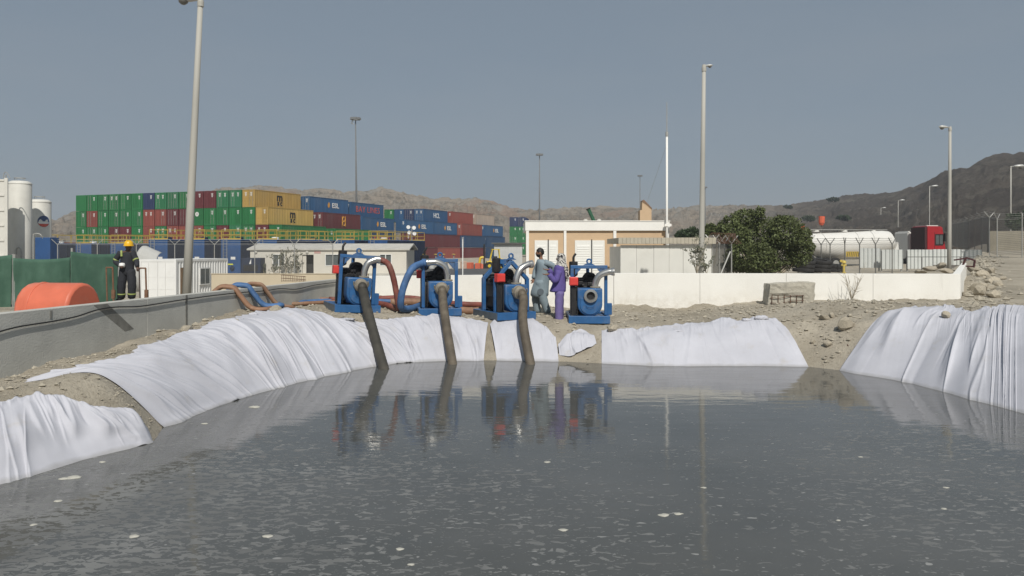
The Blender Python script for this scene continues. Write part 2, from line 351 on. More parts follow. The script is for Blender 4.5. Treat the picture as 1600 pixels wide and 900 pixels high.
# ------------------------------------------------------------------ walls
m, n, b, L = nodes_mat('white_plaster'); v = mapped(n, L)
tc = n.nodes.new('ShaderNodeTexCoord'); sp = n.nodes.new('ShaderNodeSeparateXYZ'); L(tc.outputs['Object'], sp.inputs[0])
cc = mixc(n, L, rng_(n, L, noise(n, L, v, .9, 6, .6), .35, .7), (.80,.79,.745), (.74,.725,.675))
spl = mth(n, L, 'MULTIPLY', rng_(n, L, sp.outputs[2], 1.15, .55), rng_(n, L, noise(n, L, v, 3.2, 8, .72), .42, .66))   # splashed mud low on the wall
cc = mixc(n, L, mth(n, L, 'MULTIPLY', spl, .65), cc, (.42,.37,.29))
cc = mixc(n, L, rng_(n, L, noise(n, L, mapped(n, L, (2.2, 2.2, .25)), 2.2, 6, .7), .60, .74, 0, .30), cc, (.48,.45,.40))
L(cc, b.inputs['Base Color']); b.inputs['Roughness'].default_value = .9; bump(n, L, noise(n, L, v, 30, 5), b, .25, .02); PLASTER = m
CONC = mat('grey_concrete', (.47,.465,.425), .9, var=.10, scale=1.5, bump=.3, bscale=35, dirt=(.26,.255,.24), dirt_amt=.5)
DARK = mat('dark_stain', (.19,.185,.165), .95, var=.25, scale=6)
BLACK = mat('black_rubber', (.018,.018,.018), .6, var=.2, scale=8)
def wall_run(name, label, p0, p1, n, ztop0, ztop1, zb, th, m, cat='wall', gap=.007):
    root = thing(name, label, cat, (p0[0], p0[1], zb), math.atan2(p1[1]-p0[1], p1[0]-p0[0]))
    Ln = math.hypot(p1[0]-p0[0], p1[1]-p0[1])
    for i in range(n):
        a, c = Ln*i/n + (gap/2 if i else 0), Ln*(i+1)/n - (gap/2 if i < n-1 else 0)
        za, zc = ztop0 + (ztop1-ztop0)*a/Ln - zb, ztop0 + (ztop1-ztop0)*c/Ln - zb
        o = MB().prism([(a,0),(c,0),(c,zc),(a,za)], 0, th).build('wall_panel', m, root, bevel=.006)
    MB().bx(.02, Ln-.02, .03, th-.03, 0, min(ztop0, ztop1)-zb-.03).build('joint_filler', DARK if m is not PLASTER else mat('joint_mortar', (.52,.50,.45), .95), root)
    return root
gdir = ((GW1[0]-GW0[0])/ (GW1[1]-GW0[1]))
g0 = (gwx(4.5).item(), 4.5)
gw = wall_run('concrete_wall', 'grey concrete retaining wall along the left side of the pool with a thin cable on it', GW1, g0, 4, 1.645, 1.645, .3, .2, CONC)
gl = math.hypot(GW1[0]-g0[0], GW1[1]-g0[1])
def gx(px): # distance along the grey wall from its far end, for a photo column
    k = (px-800)/F; a = GW0[0] - GW0[1]*gdir; Yq = a/(k-gdir); return (22.3-Yq)/(22.3-4.5)*gl
# the face towards the pool is the y=th side in wall space (wall runs back to front)
zf = lambda y_: y_ - .3
MB().prism([(gx(128),zf(1.63)),(gx(150),zf(1.63)),(gx(192),zf(1.16)),(gx(178),zf(1.14))], .2, .203).build('dark_stain', DARK, gw)
MB().bx(gx(276)-.03, gx(276)+.03, .2, .206, zf(.8), zf(1.64)).build('dark_joint', DARK, gw)
MB().bx(gx(60)-.02, gx(60)+.02, .2, .206, zf(1.5), zf(1.62)).build('dark_joint', DARK, gw)
cp = [(gx(a), .222, zf(z)) for a, z in ((-60,1.36),(0,1.44),(60,1.46),(100,1.49),(130,1.55),(160,1.565),(200,1.53),(240,1.545),(270,1.56),(320,1.575),(365,1.57),(400,1.55),(425,1.56),(450,1.50),(480,1.55),(515,1.56))]
MB().tube(spline(cp, 5), .011, 6).build('wall_cable', BLACK, gw, smooth=180)
wall_run('white_wall', 'low white plastered wall behind the pumps, left lower stretch', (-5.1, WWY+.01), (2.95, WWY), 3, 1.72, 1.80, .2, .22, PLASTER)
wall_run('white_wall', 'low white plastered wall running behind the broken concrete block', (2.96, WWY), (12.9, WWY-.2), 4, 1.815, 1.80, .2, .22, PLASTER)
wall_run('white_wall', 'white wall stretch turning back from the right corner beside the dirt road', (12.92, WWY-.18), (21.6, 36.5), 5, 1.80, 1.86, .2, .2, PLASTER)
BEIGE = mat('beige_plaster', (.52,.45,.33), .9, var=.06, scale=.8, bump=.2)
bwall = thing('beige_wall', 'low beige wall in the yard behind the grey wall', 'wall', (XP(330,45), 45, -.7))
MB().bx(0, 9.2, 0, .25, 0, 1.77).build('wall_panel', BEIGE, bwall, bevel=.02)
MB().bx(-.03, 9.23, -.03, .28, 1.772, 1.80).build('coping', BEIGE, bwall)
CAGE = mat('rusty_rebar', (.11,.06,.04), .9, var=.3, scale=20)
o = MB(); c0 = P(440, 440, 29.5)
for i in range(7): o.bar((i*.14, 0, 0), (i*.14, .0, .26 - i*.012), .012); o.bar((i*.14, .22, 0), (i*.14, .22, .26 - i*.012), .012)
for z in (.02, .13, .25):
    for y in (0, .22): o.bar((-.03, y, z), (.88, y, z - .06*(z > .1)), .012)
for i in range(0, 7, 2): o.bar((i*.14, 0, .25-i*.012), (i*.14, .22, .25-i*.012), .012)
o = o.build('rebar_cage', CAGE); o.location = c0; tag(o, 'small brown rebar cage lying above the far end of the grey wall', 'rebar')

# ------------------------------------------------------------------ geotextile sheets
m, n, b, L = nodes_mat('geotextile'); v = mapped(n, L)
cc = mixc(n, L, rng_(n, L, noise(n, L, v, 1.1, 6, .6), .35, .7), (.51,.515,.56), (.44,.445,.485))
cc = mixc(n, L, rng_(n, L, noise(n, L, v, 2.2, 8, .7), .58, .78, 0, .5), cc, (.42,.38,.31))
tc = n.nodes.new('ShaderNodeTexCoord'); sp = n.nodes.new('ShaderNodeSeparateXYZ'); L(tc.outputs['Object'], sp.inputs[0])
wet = rng_(n, L, mth(n, L, 'ADD', sp.outputs[2], mth(n, L, 'MULTIPLY', noise(n, L, v, 3, 4, .6), .09)), .10, .055)   # soaked hem with a silt line
cc = mixc(n, L, mth(n, L, 'MULTIPLY', wet, .55), cc, (.27,.265,.255))
L(cc, b.inputs['Base Color']); b.inputs['Roughness'].default_value = .85; b.inputs['Specular IOR Level'].default_value = .2
bump(n, L, noise(n, L, v, 60, 3, .6), b, .15, .01); CLOTH = m
COVER = set()
def sheet(label, st, seed, nu, nt=44, fr=14, amp=.06, shear=0.0, over=.10, bottom_free=False, lift=.04):
    bt = []; tp = []
    for bpx, tpx in st:
        bt.append(hit(*bpx) if bottom_free else wl(*bpx)); tp.append(hit(*tpx))
    bt = np.array([tuple(p) for p in spline([(a, c, 0) for a, c in bt], 6)])[:, :2]; tp = np.array([tuple(p) for p in spline([(a, c, 0) for a, c in tp], 6)])[:, :2]
    seglen = np.hypot(*np.diff((bt+tp)/2, axis=0).T); s = np.concatenate([[0], np.cumsum(seglen)]); Lt = s[-1]
    u = np.linspace(0, Lt, nu)
    B = np.stack([np.interp(u, s, bt[:, i]) for i in (0, 1)], 1); Tp = np.stack([np.interp(u, s, tp[:, i]) for i in (0, 1)], 1)
    rag = .17 * fbm(u*2.4, u*0, seed+4, 5, .65); t = np.linspace(-over, 1, nt)
    U, TT = np.meshgrid(u, t, indexing='ij'); TE = TT * (1 + rag[:, None] * np.clip(TT, 0, 1)**2)
    XY = B[:, None, :] + (Tp - B)[:, None, :] * TE[:, :, None]
    # support: the bank, smoothed so that the cloth bridges small stones
    Zs = np.maximum(T(XY[..., 0], XY[..., 1], False), T(XY[..., 0], XY[..., 1], True))
    for _ in range(14):
        Zs[1:-1, :] = (Zs[1:-1, :]*2 + Zs[:-2, :] + Zs[2:, :]) / 4; Zs[:, 1:-1] = (Zs[:, 1:-1]*2 + Zs[:, :-2] + Zs[:, 2:]) / 4
    # pleats: single creases that start somewhere on the sheet and run down it, drifting sideways
    r_ = np.random.default_rng(seed); f = np.zeros_like(U); tc_ = np.clip(TT, 0, 1)
    for kind, cnt, w0, w1, a0, a1 in (('wave', int(Lt*fr*.16), .14, .34, .5, 1.0), ('crease', int(Lt*fr*.42), .03, .09, .25, .75), ('fine', int(Lt*fr*.6), .018, .04, .10, .30)):
        for _ in range(max(2, cnt)):
            u0 = r_.uniform(-.6, Lt+.6); sh = shear * r_.uniform(.55, 1.25) + r_.normal(0, .12); cv = r_.normal(0, .18); wd = r_.uniform(w0, w1); am = amp * r_.uniform(a0, a1)
            x = U - (u0 + sh*(1-tc_) + cv*(tc_-tc_**2)); t0 = r_.uniform(-.5, .35); t1 = r_.uniform(.6, 1.3)
            if kind != 'wave' and r_.random() < .35: t0, t1 = r_.uniform(.2, .5), r_.uniform(.75, 1.3)
            en = sst(t0, t0+.25, TT) * (1 - sst(t1-.35, t1, TT)); ww = wd * (.6 + .8*tc_ if r_.random() < .5 else 1.4 - .8*tc_)
            f = f + am * en * np.where(x > 0, np.exp(-np.abs(x)/ww), np.exp(-(x/(ww*.55))**2)) * (1 if r_.random() < .8 else -.6)
    f = f * np.interp(TT, [-.1, 0, .3, .8, 1], [.8, .9, 1, .85, .45]) + .03 * fbm(U*.9, TT*1.6, seed+21, 2)
    f = f - f.min()*.3 + .05 * sst(.90, 1, TT) * np.abs(fbm(U*5, TT*4, seed+3))
    edge = .12 + .88 * sst(0, .22, U) * sst(0, .22, Lt - U); f = f * edge
    n2 = (B - Tp); n2 = n2 / np.maximum(1e-6, np.hypot(n2[:, 0], n2[:, 1]))[:, None]
    Zs = Zs + lift * edge + f * .75
    XY = XY + n2[:, None, :] * (f * .55)[:, :, None]
    COVER.update(zip(np.round(XY[..., 0]/.1).astype(int).ravel().tolist(), np.round(XY[..., 1]/.1).astype(int).ravel().tolist()))
    o = MB().grid(np.dstack([XY, Zs])).build('geotextile_sheet', CLOTH, smooth=180, solid=.006)
    return tag(o, label, 'sheet', 'white geotextile sheets on the pool banks')
sheet('long white sheet draped down the left and far bank under the suction hoses', [((252,668),(50,597)),((300,647),(140,576)),((350,629),(205,560)),((400,613),(290,523)),((450,600),(365,503)),((500,588),(425,490)),((545,578),(480,490)),((600,569),(530,503)),((650,564.5),(630,501)),((700,563),(695,498)),((756,563),(763,504))], 5, 900, nt=56, fr=20, amp=.068, shear=.45)
sheet('white sheet piece in the left foreground corner of the pool', [((-160,812),(-130,650)),((0,755),(-10,634)),((60,737),(45,624)),((130,716),(95,629)),((190,701),(155,648)),((239,690),(230,672))], 33, 420, nt=52, fr=15, amp=.085, shear=.1, over=.3)
sheet('white sheet below the third pump with crumpled right edge', [((776,563),(765,506)),((800,563),(790,504)),((830,563.5),(815,502)),((850,564),(840,508)),((873,565),(868,526))], 52, 240, fr=20, amp=.042)
sheet('small crumpled scrap of white sheet on bare bank near the purple clad person', [((874,556),(872,540)),((892,560),(890,528)),((910,552),(906,522)),((932,540),(928,527))], 61, 140, nt=36, fr=45, amp=.06, bottom_free=True, over=0)
sheet('white sheet on the far bank right of the fourth pump', [((940,568),(940,514)),((990,570.5),(985,516)),((1030,571),(1030,516)),((1060,571),(1072,508)),((1100,571),(1105,506)),((1180,571),(1170,501)),((1230,572),(1205,502)),((1263,573),(1228,512))], 74, 420, fr=10, amp=.036, shear=.3)
sheet('large white sheet draped down the right bank', [((1312,578.5),(1398,488)),((1350,585),(1412,485)),((1400,593),(1445,483)),((1470,609),(1490,486)),((1540,628),(1535,489)),((1600,643),(1590,480)),((1680,668),(1660,478)),((1780,705),(1760,480))], 98, 640, nt=60, fr=10, amp=.085, shear=-.9)

# soil pressed down below the cloth
for v_ in g.data.vertices:
    a_, b_ = round(v_.co.x/.1), round(v_.co.y/.1)
    if (a_, b_) in COVER and all((a_+i, b_+j) in COVER for i in (-2, 0, 2) for j in (-2, 0, 2)): v_.co.z -= .14
# ------------------------------------------------------------------ stones
STONE = mat('pale_stone', (.36,.32,.25), .95, var=.2, scale=5, bump=.6, bscale=14, rnd=.12)
def rock_mesh(seed, sub=2):
    import bmesh
    bm = bmesh.new(); bmesh.ops.create_icosphere(bm, subdivisions=sub, radius=1); rr = random.Random(seed)
    pl = [(Vector((rr.gauss(0,1), rr.gauss(0,1), rr.gauss(0,1))).normalized(), rr.uniform(.55, .85)) for _ in range(9)]
    for vtx in bm.verts:
        for nn, d in pl:
            k = vtx.co.dot(nn) - d
            if k > 0: vtx.co -= nn * k
        vtx.co *= rr.uniform(.95, 1.05)
    me = bpy.data.meshes.new('stone'); bm.to_mesh(me); bm.free(); me.materials.append(STONE); return me
RM = [rock_mesh(i) for i in range(6)]
def stone(px, py, wpx, hpx, label, seed=0, Yd=None, name='stone'):
    x, y = (XP(px, Yd), Yd) if Yd else hit(px, py + hpx*.5)
    z = TZ(x, y); sc = wpx * y / F / 2; sz = hpx * y / F / 2
    o = bpy.data.objects.new(name, RM[seed % 6]); COL.objects.link(o); o.location = (x, y, z + sz*.75); o.scale = (sc, sc*.8, sz*1.15); o.rotation_euler = (.1, .1, seed*1.3)
    return tag(o, label, 'stone', 'stones lying on the banks')
for i, (a, c, w_, h_, lb) in enumerate([
    (430,483,22,13,'rounded stone on top of the long sheet below the wall hoses'),
    (292,514,24,14,'pointed stone at the top edge of the long left sheet'),
    (270,523,20,9,'flat stone tucked beside the pointed stone on the left sheet'),
    (367,503,14,8,'small stone on the left sheet edge, left of the white crumple'),
    (393,499,18,8,'flat stone by the white crumple on the left sheet edge'),
    (135,566,22,10,'brown stone at the tip of the long left sheet'),
    (22,640,12,8,'stone weighing down the foreground sheet at left'),
    (578,503,20,11,'stone at the foot of the first pump skid beside its hose'),
    (602,499,16,8,'small stone between the first and second pump'),
    (590,467,16,10,'pale stone behind the first pump against the white wall'),
    (958,513,22,13,'stone at the left top corner of the sheet beside the fourth pump'),
    (1288,493,22,10,'flat stone on the dirt mound below the dry shrub'),
    (1322,503,30,22,'large pale slab of stone on the dirt mound'),
    (1300,490,13,8,'small stone beside the slab on the dirt mound'),
    (1293,535,16,10,'stone halfway down the bare dirt slope'),
    (1270,531,10,7,'small stone low on the bare dirt slope left of the others'),
    (1478,492,15,13,'stone at the top edge of the right sheet'),
    (1510,484,18,10,'stone at the foot of the wall corner above the right sheet')]):
    stone(a, c, w_, h_, lb, i)
# rubble along the road side of the return wall
for i in range(16):
    k = (i+.5+.6*(rng.random()-.5))/16; y = 22.5 + k*13; x = rwx(y).item() + .5 + rng.random()*1.2; s_ = .10 + .17*rng.random()
    o = bpy.data.objects.new('rubble_stone', RM[i % 6]); COL.objects.link(o); o.location = (x, y, TZ(x, y)+s_*.4); o.scale = (s_*1.3, s_, s_*.8); o.rotation_euler = (0, .2, i)
    tag(o, f'rubble stone along the outer side of the return wall, {ORD[i]} from its near end', 'stone', 'rubble beside the dirt road')
def scatter(name, label, cat, N, region, smin, smax, m, seed=1, kind='stuff'):
    r_ = np.random.default_rng(seed); vs = []; fs = []
    base = np.array([(1,0,0),(-1,0,0),(0,1,0),(0,-1,0),(0,0,1),(0,0,-1)], float); tri = [(0,2,4),(2,1,4),(1,3,4),(3,0,4),(2,0,5),(1,2,5),(3,1,5),(0,3,5)]
    pts = region(r_, N); z = T(pts[:, 0], pts[:, 1])
    for i in range(len(pts)):
        s = smin * (smax/smin) ** (r_.random()**2.2); a = r_.random()*6.28; J = base * (1 + .45*(r_.random((6,3))-.5)) * s * np.array([1.2, .9, .65])
        ca, sa = math.cos(a), math.sin(a); J = np.stack([J[:,0]*ca-J[:,1]*sa, J[:,0]*sa+J[:,1]*ca, J[:,2]], 1) + [pts[i,0], pts[i,1], z[i]+s*.2]
        k = len(vs); vs += [tuple(p) for p in J]; fs += [(a_+k, b_+k, c_+k) for a_, b_, c_ in tri]
    q = MB(); q.v = vs; q.f = fs; o = q.build(name, m); return tag(o, label, cat, kind=kind)
def bank(r_, N):
    p = np.stack([r_.uniform(-7, 14, N*3), r_.uniform(7.5, 22, N*3)], 1); d = sdist(p[:,0], p[:,1])
    ok = (d > .05) & (p[:,0] > gwx(p[:,1])+.1); p = p[ok]
    cov = lambda a, c: any((round(a/.1)+i, round(c/.1)+j) in COVER for i in (-1,0,1) for j in (-1,0,1))
    return np.array([q for q in p[:N] if not cov(q[0], q[1])])
GRAV = mat('gravel', (.33,.30,.24), .95, var=.3, scale=3)
scatter('gravel', 'loose gravel and clods over the bare banks', 'gravel', 9000, bank, .008, .07, GRAV)
def mound(r_, N):
    p = np.stack([r_.uniform(5.6, 9.2, N), r_.uniform(16.1, 21, N)], 1)
    return np.array([q for q in p if not any((round(q[0]/.1)+i, round(q[1]/.1)+j) in COVER for i in (-1,0,1) for j in (-1,0,1))])
scatter('gravel', 'clods of dry earth on the bare mound', 'gravel', 800, mound, .010, .075, GRAV, 9)
def leftbank(r_, N):
    p = np.stack([r_.uniform(-7.2, -4.6, N), r_.uniform(8.3, 12.5, N)], 1); d = sdist(p[:,0], p[:,1]); p = p[(d > .03) & (p[:,0] > gwx(p[:,1])+.05)]
    return np.array([q for q in p if (round(q[0]/.1), round(q[1]/.1)) not in COVER])
scatter('gravel', 'clods and pebbles on the bare bank at lower left', 'gravel', 3200, leftbank, .005, .026, GRAV, 14)
def roadside(r_, N):
    y = r_.uniform(20, 60, N); return np.stack([rwx(y) + .3 + np.abs(r_.normal(0, .7, N)), y], 1)
scatter('gravel', 'loose stones along the dirt road edge', 'gravel', 900, roadside, .02, .16, GRAV, 5)
def yardrub(r_, N):
    y = r_.uniform(50, 95, N); return np.stack([r_.uniform(-9, 2, N)*y/60, y], 1)
scatter('gravel', 'scattered rubble on the yard behind the pumps', 'gravel', 900, yardrub, .05, .28, GRAV, 6)

# ------------------------------------------------------------------ pumps
BLUE = mat('blue_paint', (.026,.105,.26), .45, var=.16, scale=4, dirt=(.20,.185,.155), dirt_amt=.45, bump=.05)
GREYB = mat('side_blue_grey', (.10,.125,.15), .6, var=.2, scale=5)
ENG = mat('black_engine', (.017,.017,.018), .5, var=.35, scale=12, dirt=(.07,.065,.06), dirt_amt=.4)
CHROME = mat('galvanised_pipe', (.62,.61,.58), .28, .9, var=.10, scale=4, dirt=(.35,.33,.29), dirt_amt=.35)
RED = mat('red_panel', (.62,.055,.045), .45, var=.08, scale=5)
MUD = mat('muddy_steel', (.25,.225,.18), .75, .2, var=.25, scale=9, bump=.3)
def ring_poly(w, h, r, n=7):               # flat top, round bottom plate outline (x,z), z=0 at the bottom
    p = [(-w/2, h), (w/2, h)]
    for i in range(n*2+1):
        a = -math.pi * i / (n*2); p.append((w/2*math.cos(a), w/2*.95 + w/2*.95*math.sin(a)))
    return p[::-1]
def make_pump(label, loc, rz, roll=0, frame='portal', skw=1.0, elbow=None, port_open=False, skl=1.5, cy=0.0):
    p = thing('pump_unit', label, 'pump', loc, rz, 'blue dewatering pumps on the bank'); p.rotation_euler = (0, roll, rz)
    h = skw/2
    sk = MB().bx(-h, h, 0, .07, .05, .235).bx(-h, h, skl-.07, skl, .05, .235).bx(-h, -h+.07, .07, skl-.07, .05, .235).bx(h-.07, h, .07, skl-.07, .05, .235)
    sk.bx(-h+.07, h-.07, .07, skl-.07, .16, .185).build('skid', BLUE, p, bevel=.008)
    MB().bx(-h+.05, -h+.17, .1, skl-.1, -.06, .05).bx(h-.17, h-.05, .1, skl-.1, -.06, .05).build('skid_runner', ENG, p)
    MB().bx(-h-.004, -h-.001, .02, skl-.02, .06, .225).build('side_tone', GREYB, p)  # plain blue-grey sheet over the left face of the skid only
    # pump casing: a volute plate with rounded bottom and a boss
    q = MB(); q.prism([(x+.02, z+.22) for x, z in ring_poly(.60, .68, .3)], .06, .46)
    q.build('pump_casing', BLUE, p, bevel=.03, smooth=40)
    q = MB(); q.prism([(x+.02, z+.27) for x, z in ring_poly(.48, .40, .3)], .035, .062)
    for i in range(9):
        a = math.pi + math.pi*i/8; q.lathe([(.016, -.07), (.016, -.03), (0, -.028)][:2], (.02+.25*math.cos(a), -.03+.06, .52+.25*math.sin(a)), 6, 'y')
    q.build('cover_plate', BLUE, p, bevel=.006)
    for k, zz in enumerate((.40, .44)):
        o_ = MB(); pts = [(.02+.10*math.cos(a), .03, zz+.06+.05*math.sin(a)-k*.01) for a in [math.pi+math.pi*i/6 for i in range(7)]]; o_.tube(pts, .008, 5).build('cast_rib', BLUE, p)
    q = MB().lathe([(.10,.0),(.10,.05),(.155,.055),(.165,.075),(.165,.10),(.15,.115),(.105,.118),(.10,.10),(.095,.04),(.0,.035)], (.03, .07, .72), 24, 'y')
    q.build('suction_port', CHROME if port_open else MUD, p, smooth=40)
    MB().lathe([(.0,.0),(.094,.0),(.094,.006),(0,.006)], (.03, .033, .72), 20, 'y').build('port_bore', ENG, p)
    MB().bx(-.12, .16, .50, .92, .28, .62).bx(-.20, .22, .46, .50, .26, .74).build('bearing_frame', BLUE, p, bevel=.02)
    # engine: block, head, intake, manifold, belts
    e = MB().bx(-.25, .20, .62, 1.28, .30, .88).bx(-.20, .16, .64, 1.24, .88, 1.08).bx(-.30, -.18, .70, 1.2, .55, .98)
    e.build('engine_block', ENG, p, bevel=.03)
    e = MB()
    for i in range(4): e.tube(spline([(-.20, .72+i*.14, .99), (-.29, .72+i*.14, 1.0), (-.31, .74+i*.14, .90)], 4), .03, 8)
    e.tube([(-.31, .66, .90), (-.31, 1.2, .90)], .04, 8); e.build('exhaust_manifold', ENG, p, smooth=40)
    e = MB().tube(spline([(-.10, .62, 1.10), (-.02, .60, 1.22), (.14, .62, 1.20), (.20, .66, 1.04)], 6), .05, 10); e.lathe([(.0,0),(.11,0),(.12,.02),(.12,.26),(.10,.30),(0,.30)], (.04, .95, 1.15), 16, 'y'); e.build('air_intake', ENG, p, smooth=40)
    e = MB()
    for i in range(80):
        a = random.uniform(-.28, .26); z = random.uniform(.80, 1.20 - abs(a)*.4); y = random.uniform(.56, .75); s = random.uniform(.02, .055); e.bx(a-s, a+s, y, y+s*2, z-s*.8, z+s*.8)
    e.build('engine_fittings', ENG, p, bevel=.008)
    MB().lathe([(0,0),(.15,0),(.16,.02),(.16,.05),(.13,.06),(0,.06)], (-.02, .60, .62), 18, 'y').build('flywheel_cover', ENG, p, smooth=40)
    r_ = MB().bx(-.30, .26, 1.30, 1.40, .25, 1.12)
    r_.build('radiator', ENG, p, bevel=.01)
    e = MB()
    for i in range(3): e.tube(spline([(-.16+i*.12, .58, .70), (-.2+i*.12, .54, .60), (-.24+i*.08, .60, .42)], 5), .014, 6)
    e.build('fuel_hose', ENG, p)
    # control column with red box and muffler
    MB().bx(-.46, -.43, .16+cy, .19+cy, .235, .98).bx(-.30, -.27, .16+cy, .19+cy, .235, .98).bx(-.42+cy*.25, -.31, .18+cy, .32+cy, .24, .93-cy*.4).build('control_post', ENG, p, bevel=.006)
    MB().bx(-.475-cy*.22, -.265-cy*.22, .10+cy, .30+cy, .965, 1.17).build('control_box', RED, p, bevel=.015)
    MB().bx(-.45-cy*.22, -.29-cy*.22, .09+cy, .099+cy, .985, 1.15).build('box_door', RED, p, bevel=.003)
    mz = 1.20 if frame != 'portal' else 1.20
    MB().lathe([(.03,mz-.04),(.100,mz),(.108,mz+.02),(.108,mz+.33),(.095,mz+.345),(.035,mz+.35)], (-.36, .42, 0), 18).build('muffler', ENG, p, smooth=40)
    if frame != 'arch': MB().tube(spline([(-.36,.42,mz+.34),(-.36,.42,mz+.44),(-.33,.42,mz+.50),(-.30,.42,mz+.54)], 4), .028, 8).build('exhaust_stub', ENG, p, smooth=40)
    fy = .34
    f = MB(); xl, xr, zt = -.40, .43, 1.37
    if frame == 'portal':
        f.bx(xl-.04, xl+.04, fy-.04, fy+.04, .236, zt).bx(xr-.04, xr+.04, fy-.04, fy+.04, .236, zt).bx(xl-.039, xr+.039, fy-.039, fy+.039, zt+.001, zt+.085)
        f.prism([(xl+.041, zt-.002), (xl+.22, zt-.002), (xl+.041, zt-.2)], fy-.02, fy+.02).prism([(xr-.041, zt-.002), (xr-.041, zt-.2), (xr-.22, zt-.002)], fy-.02, fy+.02)
        f.bx(xr+.041, xr+.15, fy-.02, fy+.14, .236, .52)
        f.bx(.0, .08, 1.0, 1.08, .236, zt).bx(.0+.002, .078, fy+.04, 1.08, zt+.003, zt+.08)
        ex, ez = .02, zt+.085
    else:
        for yy in (fy, 1.05):
            f.bar((-.42, yy, 1.02), (.0, yy, 1.46), .09, .09).bar((.44, yy, 1.02), (.0, yy, 1.46), .09, .09).bx(-.465, -.375, yy-.045, yy+.045, .236, 1.04).bx(.395, .485, yy-.045, yy+.045, .236, 1.04)
        f.bx(-.05, .05, fy+.045, 1.005, 1.42, 1.50).bx(-.30, -.14, fy-.03, fy+.03, 1.40, 1.52)
        ex, ez = 0, 1.50
    f.build('lifting_frame', BLUE, p, bevel=.008)
    q = MB()
    q.prism([(ex-.15, ez+.001), (ex+.15, ez+.001), (ex+.055, ez+.05), (ex-.055, ez+.05)], fy-.015, fy+.015)
    a_ = [(ex+.055*math.cos(t), fy, ez+.095+.055*math.sin(t)) for t in [2*math.pi*i/14 for i in range(15)]]; q.tube(a_, .022, 7, caps=False)
    q.build('lifting_eye', BLUE, p, smooth=40)
    # discharge elbow
    MB().lathe([(.11,.90),(.13,.905),(.13,.935),(.11,.94)], (elbow[0][0], elbow[0][1], 0), 18).build('discharge_flange', MUD, p, smooth=40)
    pts = spline(elbow, 9); q = MB().tube(pts, .080, 16); q.build('discharge_elbow', CHROME, p, smooth=40)
    d = (pts[-1]-pts[-2]).normalized(); MB().tube([pts[-1]-d*.05, pts[-1]-d*.01, pts[-1]+d*.03, pts[-1]+d*.035], [.092, .098, .098, .085], 16).build('pipe_coupling', CHROME, p, smooth=40)
    # battery, tank, cables
    MB().bx(-.2, .12, 1.06, 1.26, .19, .26).build('battery', ENG, p, bevel=.01)
    return p
def pump_w(p, v): return p.matrix_basis @ Vector(v)
Yp = 18.9
P1 = make_pump('pump at the far left, tilted, with a maroon hose on its elbow', (XP(559,18.6), 18.6, ZP(492,18.6)), R(24), R(3.2), 'portal', 1.12, [(.16,.26,.90),(.17,.25,1.08),(.24,.24,1.26),(.42,.22,1.36),(.50,.21,1.36)], cy=.36)
P2 = make_pump('second pump from the left with a thick blue hose on its elbow', (XP(688,Yp), Yp, ZP(497,Yp)), R(10), 0, 'portal', 1.06, [(.20,.26,.90),(.20,.26,1.05),(.13,.25,1.26),(-.08,.24,1.37),(-.30,.23,1.36)], cy=.36)
P3 = make_pump('third pump from the left with an arched lifting frame beside the grey clad man', (XP(808,18.6), 18.6, ZP(503,18.6)), R(26), 0, 'arch', 1.04, [(.10,.26,.90),(.11,.26,1.05),(.22,.26,1.27),(.42,.26,1.38),(.52,.26,1.39)])
P4 = make_pump('pump at the far right with an open suction port and no hose', (XP(921,18.55), 18.55, ZP(509,18.55)), R(-1), 0, 'portal', 1.0, [(.16,.26,.90),(.17,.26,1.02),(.26,.24,1.20),(.46,.22,1.29),(.60,.20,1.30)], True)
bpy.context.view_layer.update()

# ------------------------------------------------------------------ hoses
def hose_mat(name, c, bandscale, amt=.35):
    m, n, b, L = nodes_mat(name); v = mapped(n, L)
    cc = mixc(n, L, rng_(n, L, noise(n, L, v, 3.5, 6, .65), .38, .65), tuple(x*.7 for x in c), tuple(min(1, x*1.15) for x in c))
    cc = mixc(n, L, rng_(n, L, noise(n, L, v, 1.6, 6, .7), .5, .72, 0, amt), cc, (.26,.22,.16))
    L(cc, b.inputs['Base Color']); b.inputs['Roughness'].default_value = .65; bump(n, L, noise(n, L, v, 30, 4), b, .3, .01); return m
HS = hose_mat('suction_hose_rubber', (.050,.046,.036), 1, .22); HS2 = hose_mat('muddy_hose_rubber', (.105,.086,.062), 1, .5)
HM = hose_mat('maroon_layflat', (.20,.058,.042), 1, .35); HB = hose_mat('blue_layflat', (.065,.15,.32), 1, .2); HBR = hose_mat('brown_layflat', (.27,.15,.09), 1, .5)
def hose(name, label, pts, r, m, n=8, wob=0, ribs=0, seg=14, ry=None):
    sp_ = spline(pts, n); rr = [r * (1 + wob*math.sin(i*1.7)) for i in range(len(sp_))]
    if ribs:
        sp_ = spline(pts, n*ribs); rr = [r * (1.0 if i % 2 else .955) for i in range(len(sp_))]
    o = MB().tube(sp_, rr, seg, ry=ry).build(name, m, smooth=180); return tag(o, label, 'hose')
